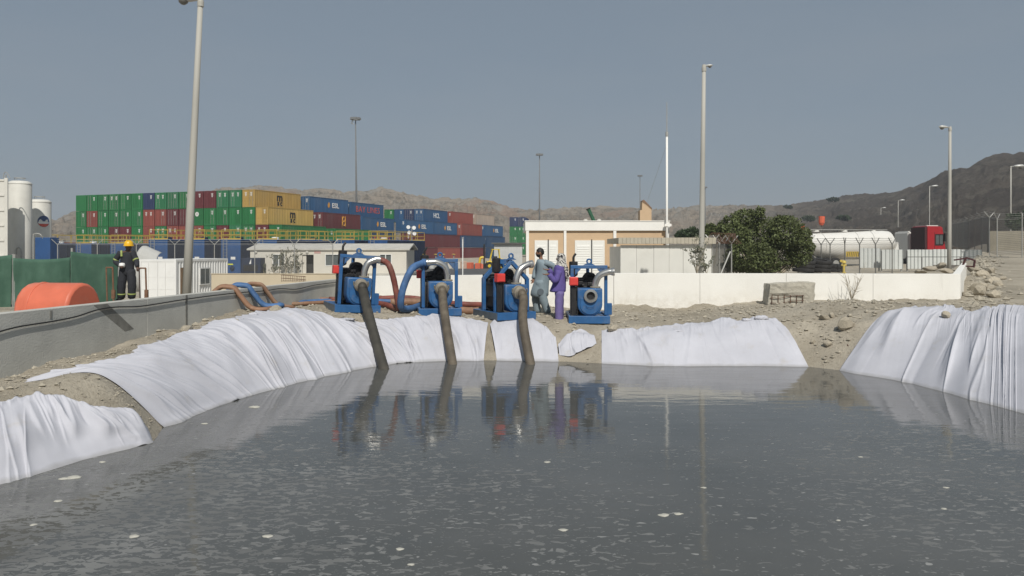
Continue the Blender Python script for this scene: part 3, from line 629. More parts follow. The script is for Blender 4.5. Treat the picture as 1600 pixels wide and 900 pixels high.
for p, (bx_, by), lb, mm, r in ((P1, (604,574), 'dark suction hose running from the leftmost pump into the water', HS, .112), (P2, (709,566), 'muddy brown suction hose running from the second pump into the water', HS2, .106), (P3, (829,566), 'tan mud covered suction hose running from the third pump into the water', HS2, .108)):
    a = pump_w(p, (.03, -.02, .72)); d = (pump_w(p, (.03, -.5, .66)) - a).normalized()
    wx, wy = wl(bx_, by); e_ = Vector((wx, wy-.25, -.05)); mid = a.lerp(e_, .5) + Vector((-.03, -.02, .10))
    q = hose('suction_hose', lb, [a, a + d*.17 + Vector((0,0,-.01)), a + d*.27 + Vector((.0,0,-.13)), mid, e_, e_ + (e_-mid).normalized()*.6], r, mm, 8, 0, 4)
    c1 = a + d*.06
    MB().tube([a-d*.02, a+d*.02, a+d*.10, a+d*.12, a+d*.16], [.155,.16,.16,.135,.12], 18).build('coupling', MUD, q, smooth=40)
    for s in (-1, 1): MB().tube([c1+Vector((s*.150,0,-.03)), c1+Vector((s*.18,-.02,.03)), c1+Vector((s*.17,-.06,.10))], .016, 6).build('cam_lever', MUD, q)
e1 = pump_w(P1, (.52,.21,1.36)); e2 = pump_w(P2, (-.33,.23,1.355))
G = lambda px, Y, up=.09: Vector((XP(px, Y), Y, TZ(XP(px, Y), Y)+up))
hose('discharge_hose', 'maroon discharge hose arching down from the leftmost pump', [e1, e1+Vector((.14,.0,-.05)), P(609,417,18.9), P(616,440,18.95), P(622,475,19.0), G(622,19.25,.10), G(600,19.7,.09), G(560,20.1,.09), G(515,20.3,.09)], .073, HM, 8, .02)
hose('discharge_hose', 'thick blue discharge hose arching down left of the second pump', [e2, e2+Vector((-.12,0,-.02)), P(643,421,18.75), P(630,450,18.7), P(626,475,18.75), G(631,18.95,.11), G(648,19.5,.10), G(662,20.3,.10)], .086, HB, 8, .015)
for lb, px, m_, r, off in (('maroon layflat hose lying along the foot of the white wall', [(790,21.0),(760,20.9),(725,20.7),(690,20.9),(640,21.1),(590,21.0)], HM, .075, .14), ('brown hose lying on the ground between the second and third pump', [(800,20.2),(765,20.15),(730,20.2),(690,20.4),(650,20.6),(610,20.5)], HBR, .10, .09)):
    hose('ground_hose', lb, [G(a, c, off) for a, c in px], r, m_, 6, .03)
def over(pxg, pxw, Ye, r, m_, lb, extra=0):
    # from the pumps along the ground, over the grey wall and down behind it
    yw = 16.9 + extra; xw = gwx(yw).item()
    pts = [G(a, c, r*.7) for a, c in pxg] + [Vector((xw+.80, yw+.30, TZ(xw+.80, yw+.30)+r*.7)), Vector((xw+.50, yw+.15, max(1.22, TZ(xw+.5, yw+.15)+r*.7))), Vector((xw+.30, yw+.06, 1.50)), Vector((xw+.18, yw+.02, 1.64+r*.4)), Vector((xw+.05, yw, 1.655+r*.62)), Vector((xw-.10, yw-.02, 1.65+r*.6)), Vector((xw-.24, yw-.05, 1.58)), Vector((xw-.34, yw-.1, 1.4)), Vector((xw-.42, yw-.1, .95))]
    return hose('ground_hose', lb, pts, r, m_, 5, .03, ry=.62)
over([(560,20.6),(510,20.0),(470,19.4),(440,18.9)], 0, 0, .085, HBR, 'brown hose crossing over the grey wall, left of the blue one', -.5)
over([(640,20.7),(560,20.3),(520,20.3),(470,19.8),(435,18.6)], 0, 0, .095, HB, 'blue hose crossing over the grey wall between the brown ones', .1)
over([(600,21.2),(550,21.3),(500,21.0),(460,20.6),(430,19.9)], 0, 0, .08, HBR, 'brown hose crossing over the grey wall, right of the blue one', .75)

# ------------------------------------------------------------------ concrete block, rebar, shrub
blk = thing('concrete_block', 'broken concrete block with exposed rebar grid against the white wall', 'block', (XP(1232,21.2), 21.2, ZP(482,21.2)), R(-3))
RUB = mat('broken_concrete', (.42,.395,.33), .95, var=.2, scale=5, bump=.8, bscale=18, dirt=(.20,.185,.16), dirt_amt=.6)
import bmesh
bm = bmesh.new(); bmesh.ops.create_cube(bm, size=1); bmesh.ops.subdivide_edges(bm, edges=bm.edges[:], cuts=7, use_grid_fill=True)
for v_ in bm.verts:
    x, y, z = v_.co; q = Vector((x, y, z)); f = 1 - .10*max(0, (abs(x)+abs(z)-.8))
    v_.co = Vector((x*1.22*f + .05*z, y*.6*f, (z+.5)*.72*f + .05*x)) + Vector((random.uniform(-1,1), random.uniform(-1,1), random.uniform(-1,1)))*.014
    if z < .05 and x < .3 and y < -.4: v_.co.y += .03 + random.uniform(0,.03)
me = bpy.data.meshes.new('block_body'); bm.to_mesh(me); bm.free(); me.materials.append(RUB)
o = bpy.data.objects.new('block_body', me); COL.objects.link(o); o.parent = blk
for i in range(6): xx = -.54+i*.165; MB().tube([(xx, -.27, .0-.06), (xx+.01, -.29, .2), (xx+.02, -.26, .40 + .04*(i%2))], .010, 6).build('rebar', CAGE, blk)
for zz in (.05, .17, .31): MB().tube(spline([(-.58,-.28,zz),(-.3,-.305,zz+.0),(0,-.29,zz+.05),(.32,-.30,zz+.07)], 4), .010, 6).build('rebar', CAGE, blk)
a = P(1258,470,20.8); b_ = hit(1325, 540); o = MB().tube(spline([a, a.lerp(Vector((*b_, TZ(*b_)+.05)), .5)+Vector((0,-.1,.08)), Vector((*b_, TZ(*b_)+.02))], 6), .012, 6).build('steel_rod', CAGE)
tag(o, 'bent rusty steel rod lying down the dirt mound from the concrete block', 'rod')
TWIG = mat('dry_twigs', (.33,.29,.22), .9, var=.2, scale=10)
def twig_plant(px, py, Yd, h, label, nb=9, leaf=None, seed=0, cat='shrub', name='dry_shrub', lsz=.05, nl=8, z0=None, spread=.35):
    r_ = random.Random(seed); x = XP(px, Yd); z = z0 if z0 is not None else TZ(x, Yd)
    root = thing(name, label, cat, (x, Yd, z-.03)); q = MB(); lf = MB()
    for i in range(nb):
        a = r_.uniform(0, 6.28); l = h*r_.uniform(.5, 1); dx, dy = math.cos(a)*spread*l, math.sin(a)*spread*l
        pts = spline([(0,0,0), (dx*.35, dy*.35, l*.4), (dx+r_.uniform(-.05,.05), dy, l)], 4); q.tube(pts, [.012*(1-.8*k/(len(pts)-1))*max(1, h) for k in range(len(pts))], 5)
        for j in range(3):
            t = pts[r_.randrange(3, len(pts))]; e_ = t + Vector((r_.uniform(-.2,.2), r_.uniform(-.2,.2), r_.uniform(.05,.22)))*h; q.tube([t, e_], [.006*max(1,h), .002*max(1,h)], 4)
            if leaf:
                for k in range(nl):
                    c = t.lerp(e_, r_.random()*1.1) + Vector((r_.gauss(0,.06), r_.gauss(0,.06), r_.gauss(0,.06)))*h*.6; u_ = Vector((r_.gauss(0,1), r_.gauss(0,1), r_.gauss(0,1))).normalized()*lsz; w_ = u_.orthogonal().normalized()*lsz*.6
                    lf.add([c-u_, c+w_, c+u_, c-w_], [(0,1,2,3)])
    q.build('stem', TWIG, root)
    if leaf: lf.build('foliage', leaf, root)
    return root
twig_plant(1331, 470, 21.6, .95, 'bare dry shrub growing in front of the white wall', 10, seed=3)
LEAF = mat('leaf_green', (.092,.112,.042), .6, var=.35, scale=.9, spec=.3); LEAFD = mat('leaf_dusty', (.12,.125,.085), .8, var=.3, scale=1.5)
LEAF2 = mat('leaf_dark', (.035,.055,.024), .6, var=.35, scale=.7, spec=.3)

# ------------------------------------------------------------------ shipping containers
CCOL = {'green': (.020,.155,.050), 'mid green': (.030,.17,.075), 'red': (.24,.065,.050), 'maroon': (.12,.028,.032), 'navy': (.026,.042,.105), 'blue': (.026,.085,.185), 'yellow': (.42,.28,.085), 'beige': (.36,.29,.23), 'dark blue': (.022,.06,.13)}
CM = {k: mat('container_' + k.replace(' ', '_'), v, .6, var=.12, scale=.7, dirt=tuple(x*.5+.06 for x in v), dirt_amt=.55, rnd=.16, stretch=(1,1,.3)) for k, v in CCOL.items()}
WPAINT = mat('white_marking', (.70,.70,.68), .7, var=.05); BPAINT = mat('black_marking', (.02,.02,.02), .7); RPAINT = mat('red_marking', (.55,.09,.06), .7); OPAINT = mat('orange_marking', (.62,.30,.05), .7)
CL, CW, CH = 12.19, 2.44, 2.86
def corr_side(mb, x, y0, y1, z0, z1, sgn, pitch=.42, dep=.045):
    n_ = int((y1-y0)/pitch); ys_ = []
    for i in range(n_):
        a = y0 + (y1-y0)*i/n_; p_ = (y1-y0)/n_
        ys_ += [(a, 0), (a+p_*.28, 0), (a+p_*.42, -dep), (a+p_*.86, -dep)]
    ys_.append((y1, 0)); vs = []; fs = []
    for y, d in ys_: vs += [(x+sgn*d, y, z0), (x+sgn*d, y, z1)]
    for i in range(len(ys_)-1): fs.append((2*i, 2*i+2, 2*i+3, 2*i+1) if sgn > 0 else (2*i+1, 2*i+3, 2*i+2, 2*i))
    mb.add(vs, fs)
def cont_meshes(Ln):
    body = MB(); h = CW/2
    corr_side(body, h-.02, .16, Ln-.16, .17, CH-.12, 1); corr_side(body, -h+.02, .16, Ln-.16, .17, CH-.12, -1)
    body.bx(-h+.06, h-.06, .12, Ln-.06, .1, CH-.03)
    fr = MB()
    for x in (-h, h-.16):
        for y in (0, Ln-.16): fr.bx(x, x+.16, y, y+.16, 0, CH)
    for x in (-h+.005, h-.085):
        fr.bx(x, x+.08, .16, Ln-.16, CH-.125, CH-.01).bx(x, x+.08, .16, Ln-.16, .02, .18)
    for y in (.005, Ln-.085): fr.bx(-h+.16, h-.16, y, y+.08, CH-.14, CH-.006).bx(-h+.16, h-.16, y, y+.08, .01, .18)
    door = MB().bx(-.02, 1.02, 0, .05, .19, CH-.15)
    for z in (.55, 1.0, 1.5, 2.0, 2.4): door.bx(.06, .94, -.018, -.001, z-.05, z+.05)
    rods = MB()
    for x in (.22, .78): rods.tube([(x, -.05, .2), (x, -.05, CH-.16)], .028, 6)
    for x in (.22, .78): rods.bx(x-.02, x+.2, -.085, -.055, 1.12, 1.17)
    mk = MB()
    for z, w_ in ((2.36, .42), (2.20, .30), (2.02, .36), (1.86, .22)): mk.bx(.50-w_*.5, .50+w_*.5, -.028, -.022, z-.045, z+.045)
    pl = MB().bx(-h+.15, h-.15, .02, .07, .18, CH-.14)
    for z in np.linspace(.35, 2.6, 9): pl.bx(-h+.17, h-.17, .0, .021, z-.045, z+.045)
    out = {}
    for k, q in (('body', body), ('frame', fr), ('door', door), ('lock_rod', rods), ('marking', mk), ('end_panel', pl)):
        me = bpy.data.meshes.new('container_' + k); me.from_pydata(q.v, [], q.f); me.materials.append(None); out[k] = me
    return out
C40 = cont_meshes(CL); C20 = cont_meshes(6.06)
ROD = mat('lock_rod_steel', (.30,.29,.27), .5, .4, var=.2, scale=3)
def cobj(name, me, m, parent, loc=(0,0,0)):
    o = bpy.data.objects.new(name, me); COL.objects.link(o); o.parent = parent; o.location = loc
    o.material_slots[0].link = 'OBJECT'; o.material_slots[0].material = m; return o
def container(col, label, x, y, z, rz, plain=False, C=C40, marks=True, group='stacked shipping containers'):
    r = thing('shipping_container', label, 'container', (x, y, z), rz, group); m = CM[col]
    cobj('body', C['body'], m, r); cobj('frame', C['frame'], m, r)
    if plain: cobj('end_panel', C['end_panel'], m, r)
    else:
        for xx in (-1.04, .04):
            d = cobj('door', C['door'], m, r, (xx, .03, 0)); cobj('lock_rod', C['lock_rod'], m if random.random() < .5 else ROD, d)
            if marks and (xx > 0 or random.random() < .25): cobj('marking', C['marking'], WPAINT, d)
    return r
TH = R(-21); UD = Vector((math.cos(TH), math.sin(TH))); VD = Vector((-math.sin(TH), math.cos(TH))); O0 = Vector((-79.2, 139.2)); PIT = 2.667
BASE = [.75, .45, .2, .1, .1, .1, .1, .1]; TIER = ['bottom', 'second', 'third', 'top']
def cpos(u, v): return O0 + UD*u + VD*v
def put(col, label, ur, bay, lev, plain=False, v=None, logo=None, C=None):
    """ur: right edge of the container along the row"""
    v = bay*13.0 if v is None else v
    c = cpos(ur - CW/2, v); z = BASE[bay] + (lev-1)*2.9
    r = container(col, label, c.x, c.y, z, TH, plain, C or C40)
    if logo: logo(r)
    return r
SX = CW/2 - .012
def side_text(body, size, m, y, z, sx=1.0, name='lettering', bold=0.0): 
    return lambda r: text_mesh(name, body, size, m, r, (SX, y, z), (R(90), 0, R(90)), .01, sx=sx, bold=bold)
def logo_msc(r):
    text_mesh('lettering', 'm', 1.9, BPAINT, r, (SX, 6.4, 1.88), (R(90), 0, R(90)), .012, bold=.05, sx=1.1); [text_mesh('lettering', ch, 1.25, BPAINT, r, (SX, 6.4+dy, .92), (R(90), 0, R(90)), .012, bold=.04, sx=1.1) for ch, dy in (('s', -.38), ('c', .38))]
def logo_esl(r):
    text_mesh('lettering', 'ESL', 1.25, WPAINT, r, (SX, 7.9, 1.5), (R(90), 0, R(90)), .012, bold=.03, sx=1.25)
    MB().prism([(0,-.5),(.35,-.1),(.30,.35),(.05,.62),(-.28,.25),(-.3,-.2)], -.012, .012).rot(R(90)).build('flame_emblem', OPAINT, r).location = (SX, 5.75, 1.5)
def logo_bay(r): text_mesh('lettering', 'BAY LINES', 1.7, RPAINT, r, (SX, 6.2, 1.5), (R(90), 0, R(90)), .012, bold=.0, sx=1.05, spacing=1.12)
def logo_ring(r):
    q = MB()
    for dz in (-.42, .42): q.tube([(0, .42*math.cos(t), dz*.9+.46*math.sin(t)) for t in [2*math.pi*i/12 for i in range(13)]], .075, 5, caps=False)
    q.bx(-.02, .02, -.6, -.5, -.95, .95); q.bx(-.02, .02, .5, .6, -.95, .95)
    q.build('emblem', OPAINT, r).location = (SX, 6.6, 1.45)
def logo_kcl(r): text_mesh('lettering', 'HCL', 1.5, WPAINT, r, (SX, 6.4, 1.5), (R(90), 0, R(90)), .012, bold=.04, sx=1.1)
ROW4 = ['green']*6 + ['navy','mid green','mid green','green','maroon','maroon','mid green','mid green','yellow']
ROW3 = ['green','red','green','green','green','green','red','red','maroon','maroon','green','green','green','green','green','yellow']
ROW2 = ['green','green','green','maroon','maroon','green','red','green','red','red','red','green','maroon','mid green','green','maroon','green']
ROW1 = ['green','maroon','green','blue','maroon','green','green','red','blue','green','maroon','green','blue','red','green','maroon','green']
for lev, row in ((4, ROW4), (3, ROW3), (2, ROW2), (1, ROW1)):
    for i, c in enumerate(row):
        last = i == len(row)-1
        lab = f'{c} container in the {TIER[lev-1]} tier of the left stack, {ORD[i]} from the left'
        if c == 'yellow': lab = f'yellow container with black lettering at the right end of the {TIER[lev-1]} tier'
        put(c, lab, (i+1)*PIT, 0, lev, plain=(lev == 4 and i == 0) or (lev == 3 and i == 10), logo=logo_msc if c == 'yellow' else None)
EMB = [c for c in bpy.data.objects if c.get('label') == 'green container in the third tier of the left stack, eleventh from the left'][0]
MB().lathe([(.0,.0),(.38,.0),(.38,.02),(.22,.02),(.22,.0)], (0, -.005, 1.9), 16, 'y').build('emblem', WPAINT, EMB)
for (bay, lev, u, c, lab, lg) in [
    (1,4,41.4,'blue','blue container with white lettering and orange flame, top tier, next to the upper yellow one',logo_esl), (1,3,44.1,'maroon','maroon container with gold ring emblem in the third tier',logo_ring), (1,2,46.6,'green','green container under the maroon one with the ring emblem',None), (1,1,46.6,'blue','blue container at the bottom under the ring emblem column',None),
    (2,4,41.5,'blue','blue container with large red lettering in the top tier',logo_bay), (2,3,44.0,'blue','blue container with white lettering below the red lettered top one',logo_esl), (2,2,44.0,'dark blue','dark blue container with red lettering in the second tier',logo_bay), (2,1,44.0,'maroon','maroon container at the bottom below both red lettered ones',None),
    (3,3,46.4,'blue','blue container with white lettering behind the four lamp floodlight pole',logo_esl), (3,2,47.6,'maroon','maroon container low behind the floodlight pole',None), (3,1,47.6,'maroon','maroon container on the ground behind the floodlight pole',None),
    (4,4,36.0,'green','narrow glimpse of a green container end in the top tier, middle stack',None), (4,4,38.6,'blue','blue container end, left of three in the middle top tier',None), (4,4,41.1,'navy','navy container end, centre of three in the middle top tier',None), (4,4,43.7,'blue','blue container with bold white letters in the middle top tier',logo_kcl), (4,3,46.2,'blue','blue container with small white lettering under the bold lettered one',logo_esl), (4,2,47.0,'maroon','maroon container in the second tier of the middle stack',None), (4,1,47.0,'red','bright red container on the ground in the middle stack',None),
    (5,4,44.6,'red','red container in the top tier right of the bold lettered blue one',None), (5,3,47.1,'red','red container in the third tier right of the middle stack',None), (5,2,48.0,'dark blue','dark blue container in the second tier below the red ones',None), (5,1,48.0,'maroon','maroon container on the ground below the red ones',None),
    (6,4,45.1,'beige','beige container in the top tier at the right',None), (6,3,47.6,'blue','blue container with small lettering below the beige one',logo_esl), (6,2,48.2,'dark blue','dark blue container two below the beige one',None), (6,1,48.2,'dark blue','dark blue container on the ground behind the forklift',None),
    (7,4,42.0,'navy','navy container end beyond the beige one in the top tier',None), (7,3,44.8,'blue','blue container beyond the beige column in the third tier',None), (7,2,45.0,'dark blue','dark blue container in the second tier at the far end of the row',None), (7,1,45.0,'navy','navy container on the ground at the far end of the row',None)]:
    put(c, lab, u, bay, lev, logo=lg, C=C20 if bay == 7 else None)
for i in range(2):
    for lev, c in ((1,'green'),(2,'green'),(3,'green'),(4,'navy')):
        x = XP(796 + 12.6*(i+.5), 236)
        container(c, f'{c} container, {TIER[lev-1]} tier, {("left","right")[i]} column of the small stack near the tan building', x, 236, .9 + (lev-1)*2.9, R(-6))

# ------------------------------------------------------------------ blue tanks with yellow guard rails
TB = mat('tank_blue', (.022,.075,.205), .5, var=.15, scale=.8, dirt=(.05,.06,.09), dirt_amt=.5); TBD = mat('tank_dark', (.012,.022,.05), .6, var=.2, scale=1); YEL = mat('rail_yellow', (.46,.33,.07), .5, var=.12, scale=2); LIME = mat('lime_strip', (.62,.62,.05), .5)
GREYM = mat('grey_metal', (.36,.36,.34), .5, .3, var=.12, scale=3)
def frac_tank(label, px, Yd, zt, zb, rz=R(-20), w_=2.6, ln=10, rh=1.05):
    r = thing('storage_tank', label, 'tank', (XP(px, Yd), Yd, zb), rz, 'blue storage tanks in the yard'); H = zt - zb
    MB().bx(0, w_, 0, ln, .25, H).build('tank_shell', TB, r, bevel=.05)
    for i in range(1, 8): MB().bx(w_+.021, w_+.09, i*ln/8-.06, i*ln/8+.06, .3, H-.1).build('side_rib', TBD, r); MB().bx(-.09, -.001, i*ln/8-.06, i*ln/8+.06, .3, H-.1).build('side_rib', TBD, r)
    MB().bx(w_+.002, w_+.02, .05, ln-.05, .3, H-.06).build('side_tone', TBD, r)  # shaded right side of the tank painted on as a thin dark sheet
    MB().bx(.1, w_-.1, .3, ln-.3, 0, .25).build('skid', TBD, r)
    q = MB().bx(.35, .40, -.09, -.04, .3, H+.2).bx(.85, .90, -.09, -.04, .3, H+.2)
    for i in range(int(H/.33)): q.bx(.40, .85, -.085, -.05, .5+i*.33, .53+i*.33)
    q.build('ladder', GREYM, r)
    MB().bx(1.35, 1.95, -.02, -.003, H*.45, H*.45+.3).build('sign_plate', WPAINT, r)
    MB().bx(.9, 1.65, -.03, -.003, H*.30, H*.30+.14).build('lime_strip', LIME, r)
    MB().lathe([(0,0),(.28,0),(.28,.06),(.2,.1),(0,.1)], (w_*.6, -.0, .8), 14, 'y').build('manway', TBD, r, smooth=40)
    q = MB()
    for x in (.04, w_-.04):
        for i in range(6): q.bar((x, .1+i*(ln-.2)/5, H), (x, .1+i*(ln-.2)/5, H+rh), .05)
        for z in (.52, 1.03): q.bar((x, .1, H+z*rh), (x, ln-.1, H+z*rh), .05)
    for y in (.1, ln-.1):
        for z in (.52, 1.03): q.bar((.04, y, H+z*rh), (w_-.04, y, H+z*rh), .05)
        q.bar((w_*.5, y, H), (w_*.5, y, H+rh), .05)
        q.bx(.05, w_-.05, y-.02, y+.02, H, H+.16)
    q.build('guard_rail', YEL, r)
    MB().lathe([(0,H),(.4,H),(.4,H+.25),(.3,H+.3),(0,H+.3)], (w_*.5, 1.5, 0), 14).build('hatch', WPAINT if random.random() < .5 else TBD, r, smooth=40)
    return r
for i, px in enumerate((232, 289, 345, 401, 463, 524, 575)): frac_tank(f'tall blue railed tank, {ORD[i]} from the left in the row behind the cabin', px, 84+(i > 3)*8, ZP(374.5, 84) if i < 4 else ZP(375, 92), -.35)
for i, px in enumerate((66, 118, 172)): frac_tank(f'lower blue railed tank behind the green net, {ORD[i]} from the left', px, 97, ZP(380.5, 97), -.35)

# ------------------------------------------------------------------ silos on the left
SILO = mat('silo_white', (.62,.61,.56), .55, var=.05, scale=1.2, dirt=(.42,.40,.35), dirt_amt=.25)
def silo(label, px, Yd, r_, ztop, zb, dome=.35):
    r = thing('silo', label, 'tank', (XP(px, Yd), Yd, zb), 0, 'white vertical tanks'); H = ztop - zb
    MB().lathe([(r_, .9), (r_, H-dome), (r_*.93, H-dome*.55), (r_*.7, H-dome*.2), (r_*.3, H-.03), (0, H)], (0,0,0), 40).build('shell', SILO, r, smooth=50)
    MB().lathe([(r_+.03, H-dome-.06), (r_+.03, H-dome+.02)], (0,0,0), 40).build('top_band', SILO, r)
    MB().lathe([(r_*.9, 0), (r_*.95, .9)], (0,0,0), 24).build('skirt', TBD, r)
    q = MB()
    for a in (-2.45, -2.2): x, y = (r_+.16)*math.cos(a), (r_+.16)*math.sin(a); q.bar((x, y, .3), (x, y, H+.5), .05)
    a0, a1 = -2.45, -2.2
    for i in range(int(H/.35)): q.bar(((r_+.16)*math.cos(a0), (r_+.16)*math.sin(a0), .5+i*.35), ((r_+.16)*math.cos(a1), (r_+.16)*math.sin(a1), .5+i*.35), .03)
    q.build('ladder', GREYM, r)
    q = MB(); q.tube([(.8*r_*math.cos(t)*.6, .8*r_*math.sin(t)*.6, H+.25) for t in [2*math.pi*i/16 for i in range(17)]], .03, 5)
    for i in range(4): t = math.pi*i/2; q.bar((.48*r_*math.cos(t), .48*r_*math.sin(t), H-.2), (.48*r_*math.cos(t), .48*r_*math.sin(t), H+.25), .03)
    q.build('roof_rail', GREYM, r); return r
s1 = silo('tall white vertical tank at the left edge beside a white framed panel', 31, 80, 1.10, ZP(282, 80), -.3)
s2 = silo('shorter white vertical tank with a round blue and red emblem', 62, 84.5, 1.12, ZP(311, 84.5), -.3)
q = MB(); q.tube(spline([(.9,-1.2,0), (.9,-1.2,2.1), (.8,-1.2,2.9), (.45,-1.2,2.9), (.4,-1.15,2.3)], 5), .06, 8); q.build('pipe', GREYM, s1, smooth=40)
NAVY = mat('emblem_navy', (.03,.06,.16), .5); 
def on_cyl(root, r_, a, z, rad, m, name, y0=None, y1=None):
    q = MB(); vs = [(r_*math.cos(a), r_*math.sin(a), z)]; n_ = 24
    for i in range(n_):
        t = 2*math.pi*i/n_; du = rad*math.cos(t); dz = rad*math.sin(t)
        if y0 is not None: dz = max(y0*rad, min(y1*rad, dz))
        aa = a + du/r_; vs.append((r_*math.cos(aa), r_*math.sin(aa), z+dz))
    q.add(vs, [(0, i+1, (i+1) % n_+1) for i in range(n_)]); return q.build(name, m, root)
ea = R(-90+34+18); ez = ZP(346, 84)+.3
on_cyl(s2, 1.145, ea, ez, .62, NAVY, 'emblem'); on_cyl(s2, 1.150, ea, ez, .60, RPAINT, 'emblem_band', -1, -.45); on_cyl(s2, 1.156, ea, ez, .58, WPAINT, 'emblem_band', -.45, -.12)
fp = thing('framed_panel', 'white framed tank module with horizontal ribs at the left edge', 'tank module', (XP(-34, 76), 76, -.3), 0)
H = ZP(280, 76)+.3
MB().bx(0, 2.75, 0, .35, 1.55, H).build('panel', SILO, fp, bevel=.02); MB().bx(-.03, 2.9, -.05, .5, 0, 1.53).build('base', TB, fp)
MB().bx(2.62, 2.95, -.09, -.003, 1.6, H+.12).build('corner_post', SILO, fp, bevel=.02)
for z in np.linspace(2.2, H-.1, 6): MB().bx(.0, 2.60, -.08, -.004, z-.08, z+.08).build('rib', SILO, fp)
MB().tube(spline([(2.5,-.05,H+.1),(2.6,-.05,H+.6),(2.85,-.05,H+.65),(3.2,-.05,H+.1)], 5), .04, 6).build('handrail', GREYM, fp)
bt = thing('process_skid', 'small blue tank with a bent pipe in front of the white silos', 'tank', (XP(66, 78), 78, -.3), 0)
MB().bx(-.75, .8, 0, 1.6, .2, ZP(371,78)+.3).build('shell', TB, bt, bevel=.05); MB().tube(spline([(-.85,-.1,.3),(-.85,-.1,3.9),(-.75,-.1,4.35),(-.3,-.1,4.4),(.0,-.1,4.2),(.0,.2,3.7)], 6), .06, 8).build('pipe', GREYM, bt, smooth=40); MB().bx(-.7,.75,.05,1.5,0,.2).build('skid', TBD, bt)
container('red', 'red container end glimpsed between the silos and the blue tanks', XP(84, 101), 101, .6, R(-18), group='stacked shipping containers', C=C20)

# ------------------------------------------------------------------ green mesh fence, barrier, cabin
m, n, b, L = nodes_mat('green_shade_net'); v = mapped(n, L)
L(mixc(n, L, rng_(n, L, noise(n, L, v, 1.6, 6), .35, .65), (.042,.105,.070), (.072,.15,.105)), b.inputs['Base Color']); b.inputs['Roughness'].default_value = .8
bump(n, L, noise(n, L, mapped(n, L, (1, 1, 12)), 9, 3), b, .35, .02); NET = m
def net(label, px0, px1, y0, y1, pt0, pt1, seed):
    a = P(px0, pt0, y0); c = P(px1, pt1, y1); zb = .80; r = thing('mesh_fence', label, 'fence', (a.x, a.y, zb), 0, 'green mesh fence panels')
    nu, nv = 40, 14; A = np.zeros((nu, nv, 3))
    for i in range(nu):
        for j in range(nv):
            t = i/(nu-1); s = j/(nv-1); p = a.lerp(c, t); sag = .05*math.sin(t*math.pi)*s
            A[i, j] = (p.x-a.x, p.y-a.y + .05*float(fbm(t*5, s*2, seed, 3)) - .07*math.sin(t*math.pi)*math.sin(s*math.pi), s*(p.z-zb-sag))
    MB().grid(A).build('net', NET, r, smooth=180, solid=.006)
    MB().tube([(0,.04,-.1), (0,.04,a.z-zb+.1)], .03, 8).build('post', GREYM, r); MB().tube([(c.x-a.x,c.y-a.y+.04,-.1), (c.x-a.x,c.y-a.y+.04,c.z-zb+.02)], .03, 8).build('post', GREYM, r)
    return r
net('dusty green net panel at the left image edge', -70, 19, 20.5, 21.2, 400, 398, 1)
net('middle green net panel behind the orange barrier', 21, 110, 21.2, 22.2, 403, 402, 2)
net('right green net panel beside the worker in the yellow helmet', 111, 184, 22.2, 23.4, 393, 396, 3)
ORG = mat('orange_plastic', (.60,.15,.085), .5, var=.10, scale=3, dirt=(.45,.30,.24), dirt_amt=.4)
ob = thing('plastic_barrier', 'faded orange plastic barrier with rounded top behind the grey wall', 'barrier', (XP(91, 13.9), 13.9, .92), R(-8))
prof = [(-.46,0),(.46,0),(.46,.48)] + [(.46*math.cos(t), .48+.50*math.sin(t)) for t in [math.pi*i/10 for i in range(1, 10)]] + [(-.46,.48)]
q = MB().prism(prof, -.52, .52).rot(R(90)); q.build('shell', ORG, ob, bevel=.05, smooth=40)
MB().prism([(x*1.02, z*1.015+.0) for x, z in prof], .25, .33).rot(R(90)).build('rib', ORG, ob, bevel=.01, smooth=40)
for x in (-.36, .05): MB().lathe([(.0,.0),(.07,.0),(.07,.015),(0,.015)], (x, -.465, .45), 12, 'y').build('recess_shade', mat('orange_dark', (.35,.06,.04), .6), ob)  # shade of the recesses painted as darker discs on the face
CAB = mat('cabin_white', (.74,.74,.72), .6, var=.04, scale=1, dirt=(.5,.48,.44), dirt_amt=.3); GLASS = mat('window_glass', (.10,.115,.115), .12, var=.1, spec=.6); FRAMEW = mat('window_frame', (.72,.72,.70), .5)
cb = thing('site_cabin', 'white corrugated container cabin with one window behind the lamp post', 'cabin', (*P(275, 407, 47)[:2], -.72), R(81-90))
# local: nearest corner at the origin, end wall along -x, long side along +y
q = MB(); corr_side(q, 0, .1, 5.96, .15, 2.5, 1, .30, .04); q.build('long_side', CAB, cb)
MB().bx(-2.42, -.045, .06, 6.0, .05, 2.55).build('body', CAB, cb)
q = MB().bx(-.10, .012, -.02, .10, 0, 2.59).bx(-.10, .012, 5.96, 6.06, 0, 2.59).bx(-.08, .010, .10, 5.96, 2.48, 2.59).bx(-.08, .01, .10, 5.96, 0, .15).bx(-2.44, -2.34, -.02, .1, 0, 2.59).bx(-2.34, -.10, -.015, .08, 2.47, 2.585).bx(-2.34, -.10, -.015, .08, .0, .16); q.build('frame', CAB, cb)
MB().bx(-2.44, .0, 0, 6.06, 2.592, 2.62).build('roof', CAB, cb)
for x0 in (-2.33, -1.21):
    d = MB().bx(x0, x0+1.1, .0, .05, .17, 2.46); 
    for z in (.8, 1.55): d.bx(x0+.04, x0+1.06, -.012, -.001, z-.015, z+.015)
    d = d.build('door', CAB, cb); MB().tube([(x0+.5, -.03, .2), (x0+.5, -.03, 2.44)], .02, 6).build('lock_rod', CAB, d)
wd = MB().bx(.012, .05, 2.55, 3.75, .93, 2.05).build('window', FRAMEW, cb)
MB().bx(.051, .056, 2.63, 3.13, 1.0, 1.98).build('pane', GLASS, wd); MB().bx(.051, .056, 3.19, 3.67, 1.0, 1.98).build('pane', GLASS, wd)
